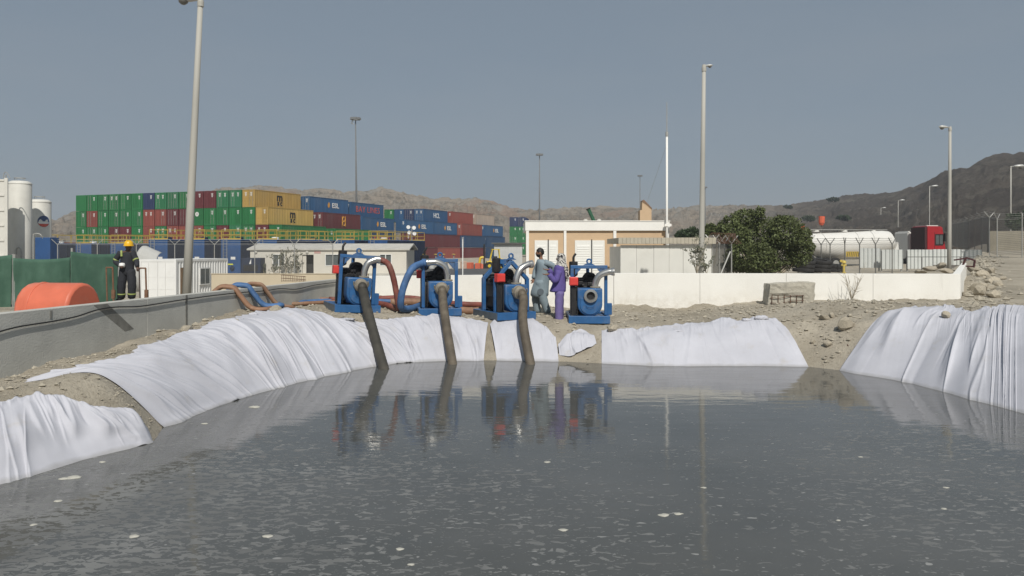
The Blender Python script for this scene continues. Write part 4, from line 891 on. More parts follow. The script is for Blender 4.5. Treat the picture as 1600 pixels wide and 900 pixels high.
MB().bx(.012, .04, .45, 1.15, .2, 2.1).build('side_door', mat('brown_wood', (.22,.15,.09), .7, var=.25, scale=3), cb)

# ------------------------------------------------------------------ yard buildings
YO, ZO = 76.0, .15
pf = thing('prefab_office', 'long cream prefab office with a low grey roof behind the first pump', 'building', (XP(391, YO), YO, ZO), 0)
CREAM = mat('cream_panel', (.60,.57,.50), .7, var=.04, scale=.7, dirt=(.42,.39,.33), dirt_amt=.3); ROOFG = mat('grey_roof', (.47,.455,.41), .8, var=.12, scale=1.5); DKIN = mat('dark_interior', (.035,.033,.03), .9)
Wf = (635-391)*YO/F; Hf = ZP(391, YO)-ZO
xo = lambda px: (px-391)*YO/F; zo = lambda py: ZP(py, YO)-ZO
# front wall built round its openings
ops = [(427,444,398,415),(472,490,398,427.5),(509,531,398,414.5),(594,611,398,414.5)]
q = MB(); e = 391
for a, c, t, bb in ops:
    q.bx(xo(e), xo(a), 0, .12, 0, Hf); q.bx(xo(a)+.002, xo(c)-.002, .002, .118, zo(t), Hf-.001)
    if bb < 427: q.bx(xo(a)+.002, xo(c)-.002, .002, .118, 0, zo(bb))
    e = c
q.bx(xo(e), Wf, 0, .12, 0, Hf).bx(Wf-.12, Wf-.001, .121, 6, 0, Hf).bx(0.001, .12, .121, 6, 0, Hf).bx(.0, Wf, 6.001, 6.12, 0, Hf); q.build('wall', CREAM, pf)
MB().bx(.12, Wf-.12, .9, 1.0, 0, Hf-.05).build('interior_shade', DKIN, pf)  # darkness of the room painted as a near-black sheet behind the openings
for a, c, t, bb in ops:
    if bb < 427:
        f = MB().bx(xo(a)-.05, xo(c)+.05, -.03, -.002, zo(bb)-.06, zo(bb)-.001).bx(xo(a)-.05, xo(c)+.05, -.03, -.002, zo(t), zo(t)+.06).bx(xo(a)-.06, xo(a)-.001, -.03, -.002, zo(bb)-.001, zo(t)).bx(xo(c)+.001, xo(c)+.06, -.03, -.002, zo(bb)-.001, zo(t)).bx((xo(a)+xo(c))/2-.04, (xo(a)+xo(c))/2+.04, -.02, .06, zo(bb), zo(t)).build('window', FRAMEW, pf)
        MB().bx(xo(a), (xo(a)+xo(c))/2-.045, .07, .09, zo(bb), zo(t)).build('pane', GLASS, f); MB().bx((xo(a)+xo(c))/2+.045, xo(c), .07, .09, zo(bb), zo(t)).build('pane', GLASS, f)
d = MB().bx(xo(472)+.02, xo(478), .13, .17, 0, zo(399)).build('door', CREAM, pf)
MB().add([(-.3,-.16,Hf),(Wf+.35,-.16,Hf),(Wf+.35,3.1,Hf+.55),(-.3,3.1,Hf+.55),(Wf+.35,6.5,Hf),(-.3,6.5,Hf),(-.3,-.16,Hf+.14),(Wf+.35,-.16,Hf+.14),(Wf+.35,3.1,Hf+.69),(-.3,3.1,Hf+.69),(Wf+.35,6.5,Hf+.14),(-.3,6.5,Hf+.14)],
         [(0,3,2,1),(3,5,4,2),(6,7,8,9),(9,8,10,11),(0,1,7,6),(1,2,8,7),(2,4,10,8),(4,5,11,10),(5,3,9,11),(3,0,6,9)]).build('roof', ROOFG, pf)
MB().bx(xo(491), xo(501), -.02, -.002, zo(396), zo(392)).build('sign', mat('faded_red_sign', (.50,.30,.27), .7), pf)
for px in (400, 480, 565): MB().lathe([(0,0),(.14,0),(.14,.1),(0,.12)], (xo(px), -.001, zo(393.8)), 10, 'y').build('vent', ROOFG, pf)
gb = thing('generator_box', 'dark blue generator box standing left of the cream office', 'generator', (XP(377, 74), 74, .12), 0)
MB().bx(0, 1.85, 0, 1.4, .12, ZP(403, 74)-.12).build('housing', TBD, gb, bevel=.03); MB().bx(.2, 1.6, -.02, -.003, .3, .9).build('louvre', BLACK, gb)
MB().prism([(.75,1.0),(.95,1.0),(.95,1.5)], -.012, -.002).build('mark', WPAINT, gb); MB().bx(.05, 1.8, .05, 1.35, 0, .12).build('skid', BLACK, gb)
for i, (px, h) in enumerate(((428,2.2),(436,2.6),(447,3.0),(455,2.8),(466,2.6),(412,1.2))): twig_plant(px, 425, 74.8, h*.86, f'thin dusty sapling in front of the cream office, {ORD[i] if i < 5 else "the low one at far left"}{" from the left" if i < 5 else ""}', 5, LEAFD, 20+i, 'sapling', 'sapling', .09, 9, .1, .22)
MB().bx(-.3, Wf+.3, -1.6, 6.3, -.8, -.004).build('plinth', ROOFG, pf)
MB().bx(-.1, 1.95, -.15, 1.5, -.7, -.003).build('plinth', ROOFG, gb)
# asphalt strip, forklift, hut, floodlight, bollards
ASPH = mat('asphalt', (.085,.085,.085), .9, var=.15, scale=.4)
o = MB().add([(XP(655,66),66,-.2),(XP(775,66),66,-.2),(XP(790,118),118,.25),(XP(640,118),118,.25)], [(0,1,2,3)]).build('road', ASPH); tag(o, kind='structure')
FY = mat('forklift_yellow', (.62,.45,.03), .45, var=.08)
fk = thing('forklift', 'yellow forklift truck parked before the dark blue containers', 'forklift', (XP(772, 99), 99, -.1), R(6))
MB().prism([(-1.0,.55),(1.35,.55),(1.45,1.35),(.55,1.55),(-.2,1.15),(-1.0,1.1)], -.6, .6).build('body', FY, fk, bevel=.06)
q = MB()
for x, x2 in ((-.55,-.25),(.75,.60)):
    for y in (-.5,.5): q.bar((x, y, 1.1), (x2, y, 2.6), .1)
q.bx(-.35, .7, -.58, .58, 2.58, 2.68); q.build('cab_frame', FY, fk); MB().bx(-.05, .4, -.3, .3, 1.2, 1.75).build('seat', BLACK, fk, bevel=.05)
for x, r_ in ((-.65,.52),(.95,.45)):
    for y in (-.62, .62): wq = MB().lathe([(.2,-.14),(r_,-.14),(r_,.14),(.2,.14)], (x, y, r_), 18, 'y').build('wheel', BLACK, fk, smooth=40); MB().lathe([(0,-.10),(.21,-.10),(.21,.145),(0,.15)], (x, y, r_), 12, 'y').build('rim', FY, wq)
MB().bx(-1.35, -1.2, -.5, -.38, .1, 3.3).bx(-1.35, -1.2, .38, .5, .1, 3.3).bx(-1.34, -1.21, -.38, .38, 3.1, 3.28).bx(-1.34, -1.21, -.38, .38, .9, 1.1).build('mast', BLACK, fk); MB().bx(-2.4, -1.36, -.4, -.28, .1, .17).bx(-2.4, -1.36, .28, .4, .1, .17).build('fork', BLACK, fk)
MB().bx(-2.35, -1.45, -.6, .6, .18, .75).build('load_pallet', ORG, fk); MB().tube(spline([(-1.9,0,.8),(-1.75,0,1.5),(-1.3,0,1.6)], 5), .16, 8).build('hose_guard', FY, fk)
hut = thing('store_hut', 'pale metal hut with a dark flat roof left of the tan building', 'hut', (XP(772, 105), 105, -.1), 0)
Wh = 44*105/F; q = MB(); Hh = ZP(381, 105)+.1
q.bx(0, Wh, .03, 3, 0, Hh); q.build('wall', mat('pale_metal', (.48,.49,.48), .6, var=.08, scale=1), hut)
for i in range(10): MB().bx(.02+i*Wh/10, .02+i*Wh/10+Wh/10-.06, 0, .029, .05, Hh-.05).build('wall_sheet', MATS['pale_metal'], hut)
MB().bx(-.35, Wh+.5, -.4, 3.2, Hh+.001, Hh+.16).build('roof', mat('dark_roof', (.10,.10,.095), .8), hut)
LAMPG = mat('lamp_grey', (.55,.55,.52), .4, .2)
fl = thing('floodlight_pole', 'pole with four round white floodlights in front of the maroon containers', 'floodlight', (XP(643.5, 100), 100, -.1), 0)
MB().tube([(0,0,0),(0,0,ZP(354,100)+.1)], .06, 8).build('pole', GREYM, fl)
for x, py in ((-.42,355),(.32,356),(-.30,363.5),(.38,365)):
    z = ZP(py, 100)+.1; l = MB().lathe([(0,.0),(.12,.02),(.24,.16),(.25,.20),(0,.19)], (x, -.1, z), 14, 'y').build('floodlight', mat('white_lamp', (.78,.78,.75), .3), fl, smooth=40); MB().bar((0,0,z), (x,-.1,z), .05).build('bracket', GREYM, l)
for i, px in enumerate((663, 681, 693, 709)):
    t = thing('valve_post', f'post with a yellow disc handwheel, {ORD[i]} from the left beyond the second pump', 'valve', (XP(px, 96), 96, -.15), 0, 'yellow handwheel posts')
    MB().tube([(0,0,0),(0,0,ZP(396.5,96)+.1)], .07, 8).build('post', GREYM, t); MB().lathe([(.0,0),(.22,0),(.24,.05),(.22,.1),(0,.12)], (0,0,ZP(397.5,96)+.1), 14).build('handwheel', YEL, t)
    MB().bx(-.25, .25, -.25, .25, .1, .9).build('valve_body', GREYM, t, bevel=.05)
BOX = mat('drum_pale', (.55,.52,.46), .7)
for i, (px, wpx, hpx, m_) in enumerate(((668,9,16,GREYM),(676,8,13,MATS['pale_metal']),(704,9,14,BOX),(715,10,13,BOX),(727,8,14,mat('pinkish_crate', (.5,.38,.3), .8)),(738,8,12,ORG),(751,8,11,ORG),(655,9,10,GREYM))):
    w_ = wpx*98/F; h_ = hpx*98/F; r = thing('crate', ['tall grey crate','pale crate','low cream crate','cream crate','pinkish crate','first orange crate','second orange crate','short grey crate'][i] + ' among the valve posts and forklift', 'crate', (XP(px, 98), 98, -.12), .2*i, 'crates in the yard')
    MB().bx(-w_/2, w_/2, 0, w_, .1, h_).build('box', m_, r, bevel=.04); MB().bx(-w_/2+.03, -w_/2+.15, .02, w_-.02, 0, .1).bx(w_/2-.15, w_/2-.03, .02, w_-.02, 0, .1).build('skid', GREYM, r)
pp = MB().tube([(XP(723,70),70,-.3), (XP(723,70),70,ZP(374,70))], .05, 8).build('marker_pole', MATS['white_lamp']); tag(pp, 'thin white marker pole standing between the second and third pump', 'pole')

# tan building with shutters
TAN = mat('tan_render', (.55,.40,.255), .85, var=.05, scale=1, dirt=(.45,.32,.20), dirt_amt=.25); WHR = mat('white_render', (.78,.77,.73), .85, var=.04, scale=1); SHUT = mat('shutter_white', (.76,.76,.72), .6, var=.03)
YB = 45.0; tb = thing('substation_building', 'single storey tan and white building with louvred double doors', 'building', (XP(822, YB), YB, -.5), 0)
bx_ = lambda px: (px-822)*YB/F; bz = lambda py: ZP(py, YB)+.5
WB = bx_(1045)
MB().bx(.1, WB-.1, .12, 7, 0, bz(359)).build('wall', TAN, tb)
MB().bx(-.05, WB+.05, -.02, 7.1, bz(360.5), bz(346)).build('parapet', WHR, tb, bevel=.02); MB().bx(-.08, WB+.08, -.05, 7.13, bz(346)+.001, bz(346)+.05).build('coping', WHR, tb)
for a, c in ((822,826.5),(881,885),(958.5,963),(1040,1045)): MB().bx(bx_(a), bx_(c), -.01, .118, 0, bz(360.5)-.002).build('pilaster', WHR, tb)
for a, c in ((835.5,872),(898.5,945)):
    dr = MB().bx(bx_(a), bx_(c), .06, .118, 0, bz(375.5)).build('double_door', SHUT, tb)
    MB().bx((bx_(a)+bx_(c))/2+.08, (bx_(a)+bx_(c))/2+.14, .03, .059, .02, bz(374)).build('door_gap', BLACK, dr)
    for side in (0, 1):
        x0, x1 = (bx_(a)+.12, (bx_(a)+bx_(c))/2+.0) if not side else ((bx_(a)+bx_(c))/2+.2, bx_(c)-.1)
        for k in range(22):
            z = .30 + k*(bz(378)-.4)/22
            MB().add([(x0,.058,z),(x1,.058,z),(x1,.035,z-.055),(x0,.035,z-.055),(x0,.058,z+.075),(x1,.058,z+.075)], [(0,1,2,3),(3,2,5,4),(0,3,4),(1,5,2)]).build('louvre_slat', SHUT, dr)
tw = thing('tan_tower', 'tan masonry stub with a slanted broken top rising behind the building', 'tower', (XP(1009, 62), 62, -.4), 0)
q = [( (a-1009)*62/F, ZP(b_, 62)+.4) for a, b_ in ((1000,420),(1018,420),(1018,326),(1012,319),(1005,313),(1003.5,316),(1003,328),(1000,328.5))]
MB().prism(q, 0, .9).build('masonry', TAN, tw); MB().prism([((a-1009)*62/F, ZP(b_, 62)+.4) for a, b_ in ((1018.5,327),(1018.5,325),(1011,317),(1006,312),(1003.5,314),(1004.5,315.5),(1011,320))], -.05, .95).build('coping', mat('brown_cap', (.22,.14,.09), .8), tw)
gt = thing('green_pipe', 'slanted green pipe standing up behind the tan building roof', 'pipe', (XP(925, 60), 60, -.4), 0)
a, c = P(919,326,60), P(927,343.5,60); o_ = Vector(gt.location)
d_ = (c-a).normalized(); MB().tube([a-o_, a+d_*.08-o_, c-o_, c+d_*3.2-o_], [.16,.14,.14,.14], 10).build('pipe', mat('pipe_green', (.03,.11,.06), .5), gt); MB().tube([a-d_*.02-o_, a+d_*.06-o_], .19, 10).build('rim', BLACK, gt)
for i, px in enumerate((915, 936)):
    t = thing('roof_lamp', f'small dark lamp on the roof edge {("left","right")[i]} of the green pipe', 'lamp', (XP(px, 52), 52, bz(346)-.5), 0); MB().lathe([(.05,0),(.05,.28),(.16,.30),(.10,.42),(0,.44)], (0,0,0), 10).build('lamp_head', ROOFG, t)
an = thing('antenna_mast', 'slim white antenna mast at the right corner of the tan building', 'antenna', (XP(1042, 44.7), 44.7, -.4), 0)
MB().tube([(0,0,0),(0,0,ZP(213,44.7)+.4)], .062, 10).build('mast', WHR, an, smooth=180); MB().tube([(0,0,ZP(213,44.7)+.4),(0,0,ZP(206,44.7)+.4)], .085, 10).build('collar', GREYM, an); MB().tube([(0,0,ZP(206,44.7)+.4),(0,0,ZP(160,44.7)+.4)], [.03,.018], 6).build('whip', GREYM, an)
tp_ = Vector((0,0,ZP(225,44.7)+.4)); MB().tube([tp_, Vector((XP(1008,50)-XP(1042,44.7), 4.5, ZP(316,50)+.4))], .008, 4).build('guy_wire', GREYM, an)
MB().bx(-.15,.25,-.1,.1,bz(354)-.1,bz(350)-.1).build('bracket', WHR, an)
# shed with tiled fascia
sh = thing('panel_shed', 'pale panelled shed with a ribbed beige roof edge before the tan building', 'shed', (XP(968, 39), 39, -.5), 0)
sx_ = lambda px: (px-968)*39/F; sz = lambda py: ZP(py, 39)+.5
SHED = mat('shed_panel', (.64,.635,.59), .7, var=.05, scale=.8, dirt=(.40,.39,.35), dirt_amt=.3)
for i, (a, c) in enumerate(((970,995),(995.4,1022),(1022.4,1046),(1046.4,1068),(1068.4,1090),(1090.4,1112.5))): MB().bx(sx_(a), sx_(c), .10+.012*(i%2), .2, 0, sz(383)).build('wall_panel', SHED, sh)
MB().bx(sx_(970), sx_(1112), .205, 4.5, 0, sz(385)).build('core', SHED, sh)
FAS = mat('beige_sheet', (.42,.385,.31), .8, var=.12, scale=3)
for i in range(25): a = sx_(966)+i*(sx_(1118)-sx_(966))/25; MB().prism([(a, sz(381)+.03*(i%2)*.3),(a+(sx_(1118)-sx_(966))/25-.012, sz(381)),(a+(sx_(1118)-sx_(966))/25-.012, sz(371.3)),(a, sz(371.3))], -.12, -.07+.01*(i%2)).build('fascia_rib', FAS, sh)
MB().bx(sx_(966), sx_(1118), -.065, 4.6, sz(381)+.03, sz(371.6)).build('roof', FAS, sh)

# ------------------------------------------------------------------ fences
def chain_mat(name, c, dens):
    m, n, b, L = nodes_mat(name); b.inputs['Base Color'].default_value = (*c, 1); b.inputs['Roughness'].default_value = .6
    v = mapped(n, L, (1,1,1)); wv = n.nodes.new('ShaderNodeTexWave'); wv.wave_type = 'BANDS'; wv.bands_direction = 'DIAGONAL'; wv.inputs['Scale'].default_value = 4; L(v, wv.inputs['Vector'])
    a = rng_(n, L, wv.outputs['Fac'], 0, 1, dens*.6, dens*1.4); L(a, b.inputs['Alpha']); return m
WIRE = chain_mat('chain_link', (.20,.20,.19), .14); WIRED = chain_mat('chain_link_dense', (.11,.115,.11), .68); WIREM = chain_mat('chain_link_medium', (.13,.13,.12), .30)
def y_fence(label, posts, m, top=3.1, zb=None, name='security_fence', arm=.42, mesh=True, wires=True, pm=None, pr=.035):
    p0 = posts[0]; r = thing(name, label, 'fence', (p0[0], p0[1], p0[2])); o0 = Vector(p0); pm = pm or GREYM
    for i, p in enumerate(posts):
        c = Vector(p) - o0; d = (Vector(posts[min(i+1, len(posts)-1)]) - Vector(posts[max(0, i-1)])); d.z = 0; d.normalize(); nrm = Vector((-d.y, d.x, 0))
        if abs(nrm.x) < .5: nrm = Vector((.9, .43, 0))
        q = MB().tube([c + Vector((0,0,-.2)), c + Vector((0,0,top))], pr, 7); q.tube([c+Vector((0,0,top-.02)), c+nrm*arm+Vector((0,0,top+.42))], pr*.8, 6); q.tube([c+Vector((0,0,top-.02)), c-nrm*arm+Vector((0,0,top+.42))], pr*.8, 6); q.build('post', pm, r)
    for i in range(len(posts)-1):
        a, c = Vector(posts[i])-o0, Vector(posts[i+1])-o0
        if mesh: MB().add([a, c, c+Vector((0,0,top)), a+Vector((0,0,top))], [(0,1,2,3)]).build('mesh_panel', m, r)
        if wires:
            q = MB()
            for z in (top+.1, top+.25, top+.4, top): q.tube([a+Vector((0,0,z)), a.lerp(c,.5)+Vector((0,0,z-.03)), c+Vector((0,0,z))], .012, 4)
            q.build('barbed_wire', GREYM, r)
    return r
y_fence('security fence with pale Y shaped posts in front of the blue tanks', [(XP(px, 60), 60, -.4) for px in (90,152,213,273,335,398,460,520)], WIRE, ZP(382,60)+.4)
y_fence('security fence with Y shaped posts in front of the white tanker', [(XP(px, Yq), Yq, .55) for px, Yq in ((1247,54),(1283,52.5),(1297,51),(1320,50),(1343,50),(1368,50),(1394,50))], WIRE, 2.3, arm=.35, pm=mat('dark_post', (.13,.13,.12), .6))
cf = y_fence('chain link fence stub with diagonal brace right of the shed', [(XP(1113,39.5), 39.5, -.5), (XP(1124,41.5), 41.5, -.5), (XP(1132,43.5), 43.5, -.5), (XP(1143,42), 42, -.5)], WIRED, ZP(379.5,40)+.5, arm=.35, wires=False)
MB().tube([Vector((XP(1114,39.4)-cf.location.x, -.1, .8)), Vector((XP(1141,39.9)-cf.location.x, .4, 2.9))], .04, 6).build('brace', GREYM, cf)
rz_ = MB(); a, c = P(1117,372,40), P(1149,373,42)
for k in range(9):
    cc = a.lerp(c, k/8) - Vector(cf.location); rz_.tube([cc + Vector((.12*math.sin(t*1.0+k)+.06*t/6, .30*math.cos(t), .30*math.sin(t))) for t in [2*math.pi*i/14 for i in range(15)]], .011, 4)
    rz_.tube([cc + Vector((.30*math.cos(t+k), .12*math.sin(t), .28*math.sin(t))) for t in [2*math.pi*i/14 for i in range(15)]], .011, 4)
rz_.build('razor_coil', CAGE, cf)
DKP = MATS['dark_post']
y_fence('dark chain link fence receding along the far side of the dirt road', [(XP(px, Yq), Yq, ZP(pb, Yq)) for px, pb, Yq in ((1488,384,96),(1496,386,88),(1505,388,80),(1514,390,73),(1523,391.5,67),(1534,393,62),(1546,395,57.5))], WIRED, 2.75, arm=.4, pm=DKP)
y_fence('chain link fence with angled tops across the end of the dirt road', [(XP(px, Yq), Yq, ZP(pb, Yq)) for px, pb, Yq in ((1546,395,57.4),(1558,399,56.5),(1597,399,55.5),(1640,399,54.5))], WIREM, 2.65, arm=.4, pm=MATS['grey_metal'])
lw = thing('roadside_wall', 'pale low wall behind the fence at the right edge', 'wall', (XP(1545, 75), 75, 1.2), 0)
MB().bx(0, 6.0, 0, .3, 0, ZP(361,75)-1.2).build('wall_panel', mat('pale_wall', (.27,.245,.19), .9, var=.2, scale=.8), lw)

# ------------------------------------------------------------------ lamp posts and masts
CONCP = mat('lamp_post_grey', (.40,.39,.35), .7, var=.08, scale=.8, stretch=(1,1,.3))
def lamp_post(label, pb, pt, Yd, zb, r0, r1, head=1, hl=.55, arm=.25, group='street lamps'):
    a = Vector((XP(pb, Yd), Yd, zb)); top = P(pt[0], pt[1], Yd); r = thing('lamp_post', label, 'street lamp', a, 0, group); t = top - a
    MB().tube([Vector((0,0,-.3)), t*.33, t*.66, t], [r0, r0+(r1-r0)*.33, r0+(r1-r0)*.66, r1], 12).build('pole', CONCP, r, smooth=180)
    MB().tube([t-Vector((0,0,.22)), t-Vector((0,0,.08)), t+Vector((0,0,.05))], [r1*1.25, r1*1.25, r1*.9], 12).build('collar', CONCP, r)
    d = Vector((head, -.15, .04)).normalized(); b0 = t + d*arm
    MB().tube([t+Vector((0,0,-.02)), b0], .035*max(1, r1/.07), 8).build('bracket', GREYM, r)
    rr = hl*.26; hd = MB().tube([b0-d*.06, b0+d*.04*hl, b0+d*hl*.35, b0+d*hl*.75, b0+d*hl], [rr*.35, rr*.6, rr, rr*1.0, rr*.25], 12, ry=.62).build('lamp_head', LAMPG, r, smooth=60)
    MB().lathe([(rr*.9,0),(rr*.8,-.5*rr),(rr*.4,-.85*rr),(0,-.9*rr)], b0+d*hl*.6+Vector((0,0,-rr*.35)), 12).build('lens', mat('lamp_lens', (.16,.155,.14), .3), hd, smooth=60)
    return r
lamp_post('tall leaning lamp post behind the grey wall at left', 290, (313.5,-1), 23, .7, .135, .075, -1, .62, .12)
lamp_post('tall lamp post in front of the panel shed', 1094.5, (1100,103), 31, -.5, .135, .075, 1, .30, .05)
lamp_post('lamp post at the right in front of the red truck', 1483, (1484.5,199), 46, .9, .13, .075, -1, .52, .22)
for i, (px, pt, pb, Yq, hd) in enumerate(((1579,260,357,122,1),(1452,291,355,190,1),(1403,313,362,245,1),(1376,325,364,310,1),(1357,334,364,385,1),(1346,340,364,420,1),(1339,338,362,420,1))):
    lamp_post(f'distant lamp post on the right hillside road, {ORD[i]} from the right', px, (px+.5, pt), Yq, ZP(pb, Yq)-7, .13, .09, hd, 1.5, .5)
MASTG = mat('mast_grey', (.15,.155,.155), .6, var=.1)
def mast(label, px, pt, Yd, hw, lean=0):
    a = Vector((XP(px+lean, Yd), Yd, .3)); t = P(px, pt, Yd) - a; r = thing('light_mast', label, 'light mast', a, 0, 'high masts in the port')
    MB().tube([(0,0,0), t*.5, t], [.30, .2, .11], 8).build('mast', MASTG, r, smooth=180)
    q = MB(); q.tube([t+Vector((hw*.5*math.cos(u), hw*.5*math.sin(u), -.1)) for u in [2*math.pi*i/12 for i in range(13)]], .06, 5); q.build('ring', GREYM, r)
    for i in range(8): u = 2*math.pi*i/8+.2; c = t + Vector((hw*.8*math.cos(u), hw*.8*math.sin(u), .05)); MB().bx(c.x-.3, c.x+.3, c.y-.2, c.y+.2, c.z-.22, c.z+.25).build('floodlight', MASTG, r)
    if lean: MB().tube([t+Vector((-.5,0,-.2)), t+Vector((-.9,0,-.9)), t+Vector((-.4,0,-1.1))], .12, 6).build('winch_loop', LAMPG, r)
    return r
mast('tall floodlight mast above the blue containers', 555.5, 186, 165, 1.05, 2.5); mast('floodlight mast behind the tan building', 843, 242, 220, .95); mast('smallest floodlight mast beside the tan stub tower', 1000, 275, 290, .85); mast('floodlight mast far behind the middle lamp post', 1102, 293, 300, .6)

# ------------------------------------------------------------------ trees
def tree(label, px, Yd, zb, lobes, trunk_h, leafm, seed, n=7000, ls=.12, name='tree', cat='tree'):
    r_ = np.random.default_rng(seed); root = thing(name, label, cat, (XP(px, Yd), Yd, zb)); o0 = np.array(root.location)
    tot = sum(l[2]*l[3] for l in lobes); V = []; Fc = []
    br = MB(); br.tube(spline([(0,0,-.2),(.05,.0,trunk_h*.5),(0,.05,trunk_h)], 4), [.22,.21,.2,.19,.18,.17,.16,.15,.14][:9], 8)
    for lx, py, rw, rh in lobes:
        c = np.array([XP(lx, Yd), Yd + r_.uniform(-.7,.7)*rw*Yd/F, ZP(py, Yd)]) - o0; R_ = np.array([rw*Yd/F, rw*Yd/F*.9, rh*Yd/F])
        br.tube(spline([(0,0,trunk_h*.7), tuple(c*.45+np.array([0,0,.1])), tuple(c*.82)], 4), [.10,.09,.085,.075,.065,.055,.045,.035,.02], 6)
        k = int(n*rw*rh/tot); d = r_.normal(size=(k,3)); d /= np.linalg.norm(d, axis=1)[:,None]
        rad = .45 + .60*r_.random(k)**.6; rad *= 1 + .30*fbm(d[:,0]*2.2+lx, d[:,2]*2.2+d[:,1], seed, 3)
        p = c + d*R_*rad[:,None]
        u = r_.normal(size=(k,3)); u /= np.linalg.norm(u, axis=1)[:,None]; u = u*.6 + d*.5; w_ = np.cross(u, r_.normal(size=(k,3))); w_ /= np.linalg.norm(w_, axis=1)[:,None]; s = ls*r_.uniform(.6,1.3,(k,1))
        q = np.stack([p-u*s, p+w_*s*.55, p+u*s, p-w_*s*.55], 1); b0 = len(V); V += [tuple(x) for x in q.reshape(-1,3)]; Fc += [(b0+4*i, b0+4*i+1, b0+4*i+2, b0+4*i+3) for i in range(k)]
    br.build('trunk', TWIG, root, smooth=60); q = MB(); q.v = V; q.f = Fc; q.build('crown', leafm, root)
    return root
tree('broad dense green tree between the shed and the white tanker', 1190, 46, -.3, [(1172,342,27,16),(1145,368,24,22),(1190,372,34,30),(1225,365,28,24),(1165,400,36,24),(1215,400,36,26),(1245,390,20,24),(1255,372,12,14),(1152,345,9,8),(1130,355,10,10),(1135,342,5,5),(1185,332,8,8),(1222,345,14,8),(1180,415,50,14),(1262,385,9,7)], 1.6, LEAF, 4, 26000, .095)
tree('small dark tree top behind the shed left of the lamp post', 1075, 78, -.3, [(1064,367,10,7),(1080,364,14,9),(1092,368,10,7)], 1.6, LEAF2, 8, 1600, .16)
tree('light green tree top just right of the middle lamp post', 1112, 60, -.3, [(1112,358,10,8),(1104,362,7,6),(1122,362,10,7)], 1.6, LEAF, 9, 1500, .14)
tree('dark green bush at the right edge below the hillside lamp', 1592, 96, 3.0, [(1592,345,14,12),(1608,340,14,14),(1585,352,9,8)], .8, LEAF2, 10, 2600, .2, 'bush', 'bush')
for i, (px, py, Yq, sz_) in enumerate(((1262,341,330,6),(1302,311,390,5),(1316,340,290,6),(1230,323,430,4))): tree(f'dark scrub bush on the slope, {ORD[i]} of the scattered ones', px, Yq, ZP(py+4, Yq), [(px,py,sz_*1.6,sz_*.5),(px+4,py+1,sz_,sz_*.5)], .3, LEAF2, 30+i, 500, .7, 'scrub_bush', 'bush')
twig_plant(1089, 415, 30.2, 1.5, 'sparse leafy shrub at the foot of the middle lamp post', 6, LEAFD, 41, 'shrub', 'leafy_shrub', .05, 12, ZP(428, 30.2), .4)
twig_plant(1104, 420, 30.4, 1.1, 'low leafy shrub just right of the middle lamp post', 5, LEAFD, 42, 'shrub', 'leafy_shrub', .05, 12, ZP(428, 30.4), .4)

# ------------------------------------------------------------------ tanker, truck, hoarding, tyres
TW = mat('tanker_white', (.66,.65,.615), .7, var=.05, scale=.6, dirt=(.40,.38,.34), dirt_amt=.35)
YT = 70.0; tk = thing('tanker_trailer', 'white bulk tanker trailer parked behind the Y post fence', 'tanker', (XP(1335, YT), YT, .75), R(6))
tx = lambda px: (px-1335)*YT/F; tz = lambda py: ZP(py, YT)-.75
secs = [(1252,368,388),(1262,365.5,392),(1290,364,404),(1318,363,406),(1345,361.5,405),(1370,360,401),(1392,359.5,397),(1402,360.5,394),(1407,366,391),(1409,374,386)]
rings = []
for px, t, b_ in secs:
    zc = (tz(t)+tz(b_))/2; hh_ = (tz(t)-tz(b_))/2; wd_ = min(1.2, hh_*1.1+.1); rings.append([(tx(px), 1.25+wd_*math.cos(a), zc+hh_*math.sin(a)) for a in [2*math.pi*i/24 for i in range(24)]])
MB().loft(rings).build('tank', TW, tk, smooth=50)
for px, t, b_ in (secs[2], secs[4], secs[5]):
    zc = (tz(t)+tz(b_))/2; hh_ = (tz(t)-tz(b_))/2+.02; wd_ = min(1.2, hh_*1.1+.1)+.02; MB().tube([(tx(px), 1.25+wd_*math.cos(a), zc+hh_*math.sin(a)) for a in [2*math.pi*i/24 for i in range(25)]], .03, 5).build('band', TW, tk)
MB().bx(tx(1265), tx(1400), .95, 1.55, tz(360)+.06, tz(360)+.12).build('walkway', GREYM, tk)
for px in (1283, 1330, 1378): MB().lathe([(0,tz(362)),(.3,tz(362)),(.3,tz(358.5)),(0,tz(358))], (tx(px), 1.25, 0), 14).build('hatch', TW, tk)
HZ_ = mat('hazard_yellow', (.55,.38,.04), .5)
hp = MB().bx(tx(1321), tx(1342), -.06, -.02, tz(401), tz(393)).build('hazard_panel', HZ_, tk)
for i in range(7): a = tx(1321)+.06+i*.175; MB().prism([(a,tz(401)+.02),(a+.07,tz(401)+.02),(a+.15,tz(393)-.02),(a+.08,tz(393)-.02)], -.066, -.061).build('stripe', BLACK, hp)
MB().prism([(tx(1380),tz(399)),(tx(1405),tz(392)),(tx(1411),tz(378)),(tx(1414),tz(412)),(tx(1380),tz(412))], .3, 2.2).build('landing_skirt', TW, tk)
MB().bx(tx(1262), tx(1405), .9, 1.6, .85, 1.05).build('chassis', GREYM, tk)
for px in (1275, 1290, 1305):
    for y in (.15, 2.35): wq = MB().lathe([(.28,-.15),(.52,-.15),(.52,.15),(.28,.15)], (tx(px), y, .5), 18, 'y').build('wheel', BLACK, tk, smooth=40); MB().lathe([(0,-.1),(.29,-.1),(.29,.155),(0,.16)], (tx(px), y, .5), 12, 'y').build('rim', GREYM, wq)
MB().bx(tx(1398), tx(1400), .3, .5, 0, .9).bx(tx(1398), tx(1400), 2.0, 2.2, 0, .9).build('landing_leg', GREYM, tk)
RD = mat('cab_red', (.34,.022,.028), .35, var=.06); YC = 72.0
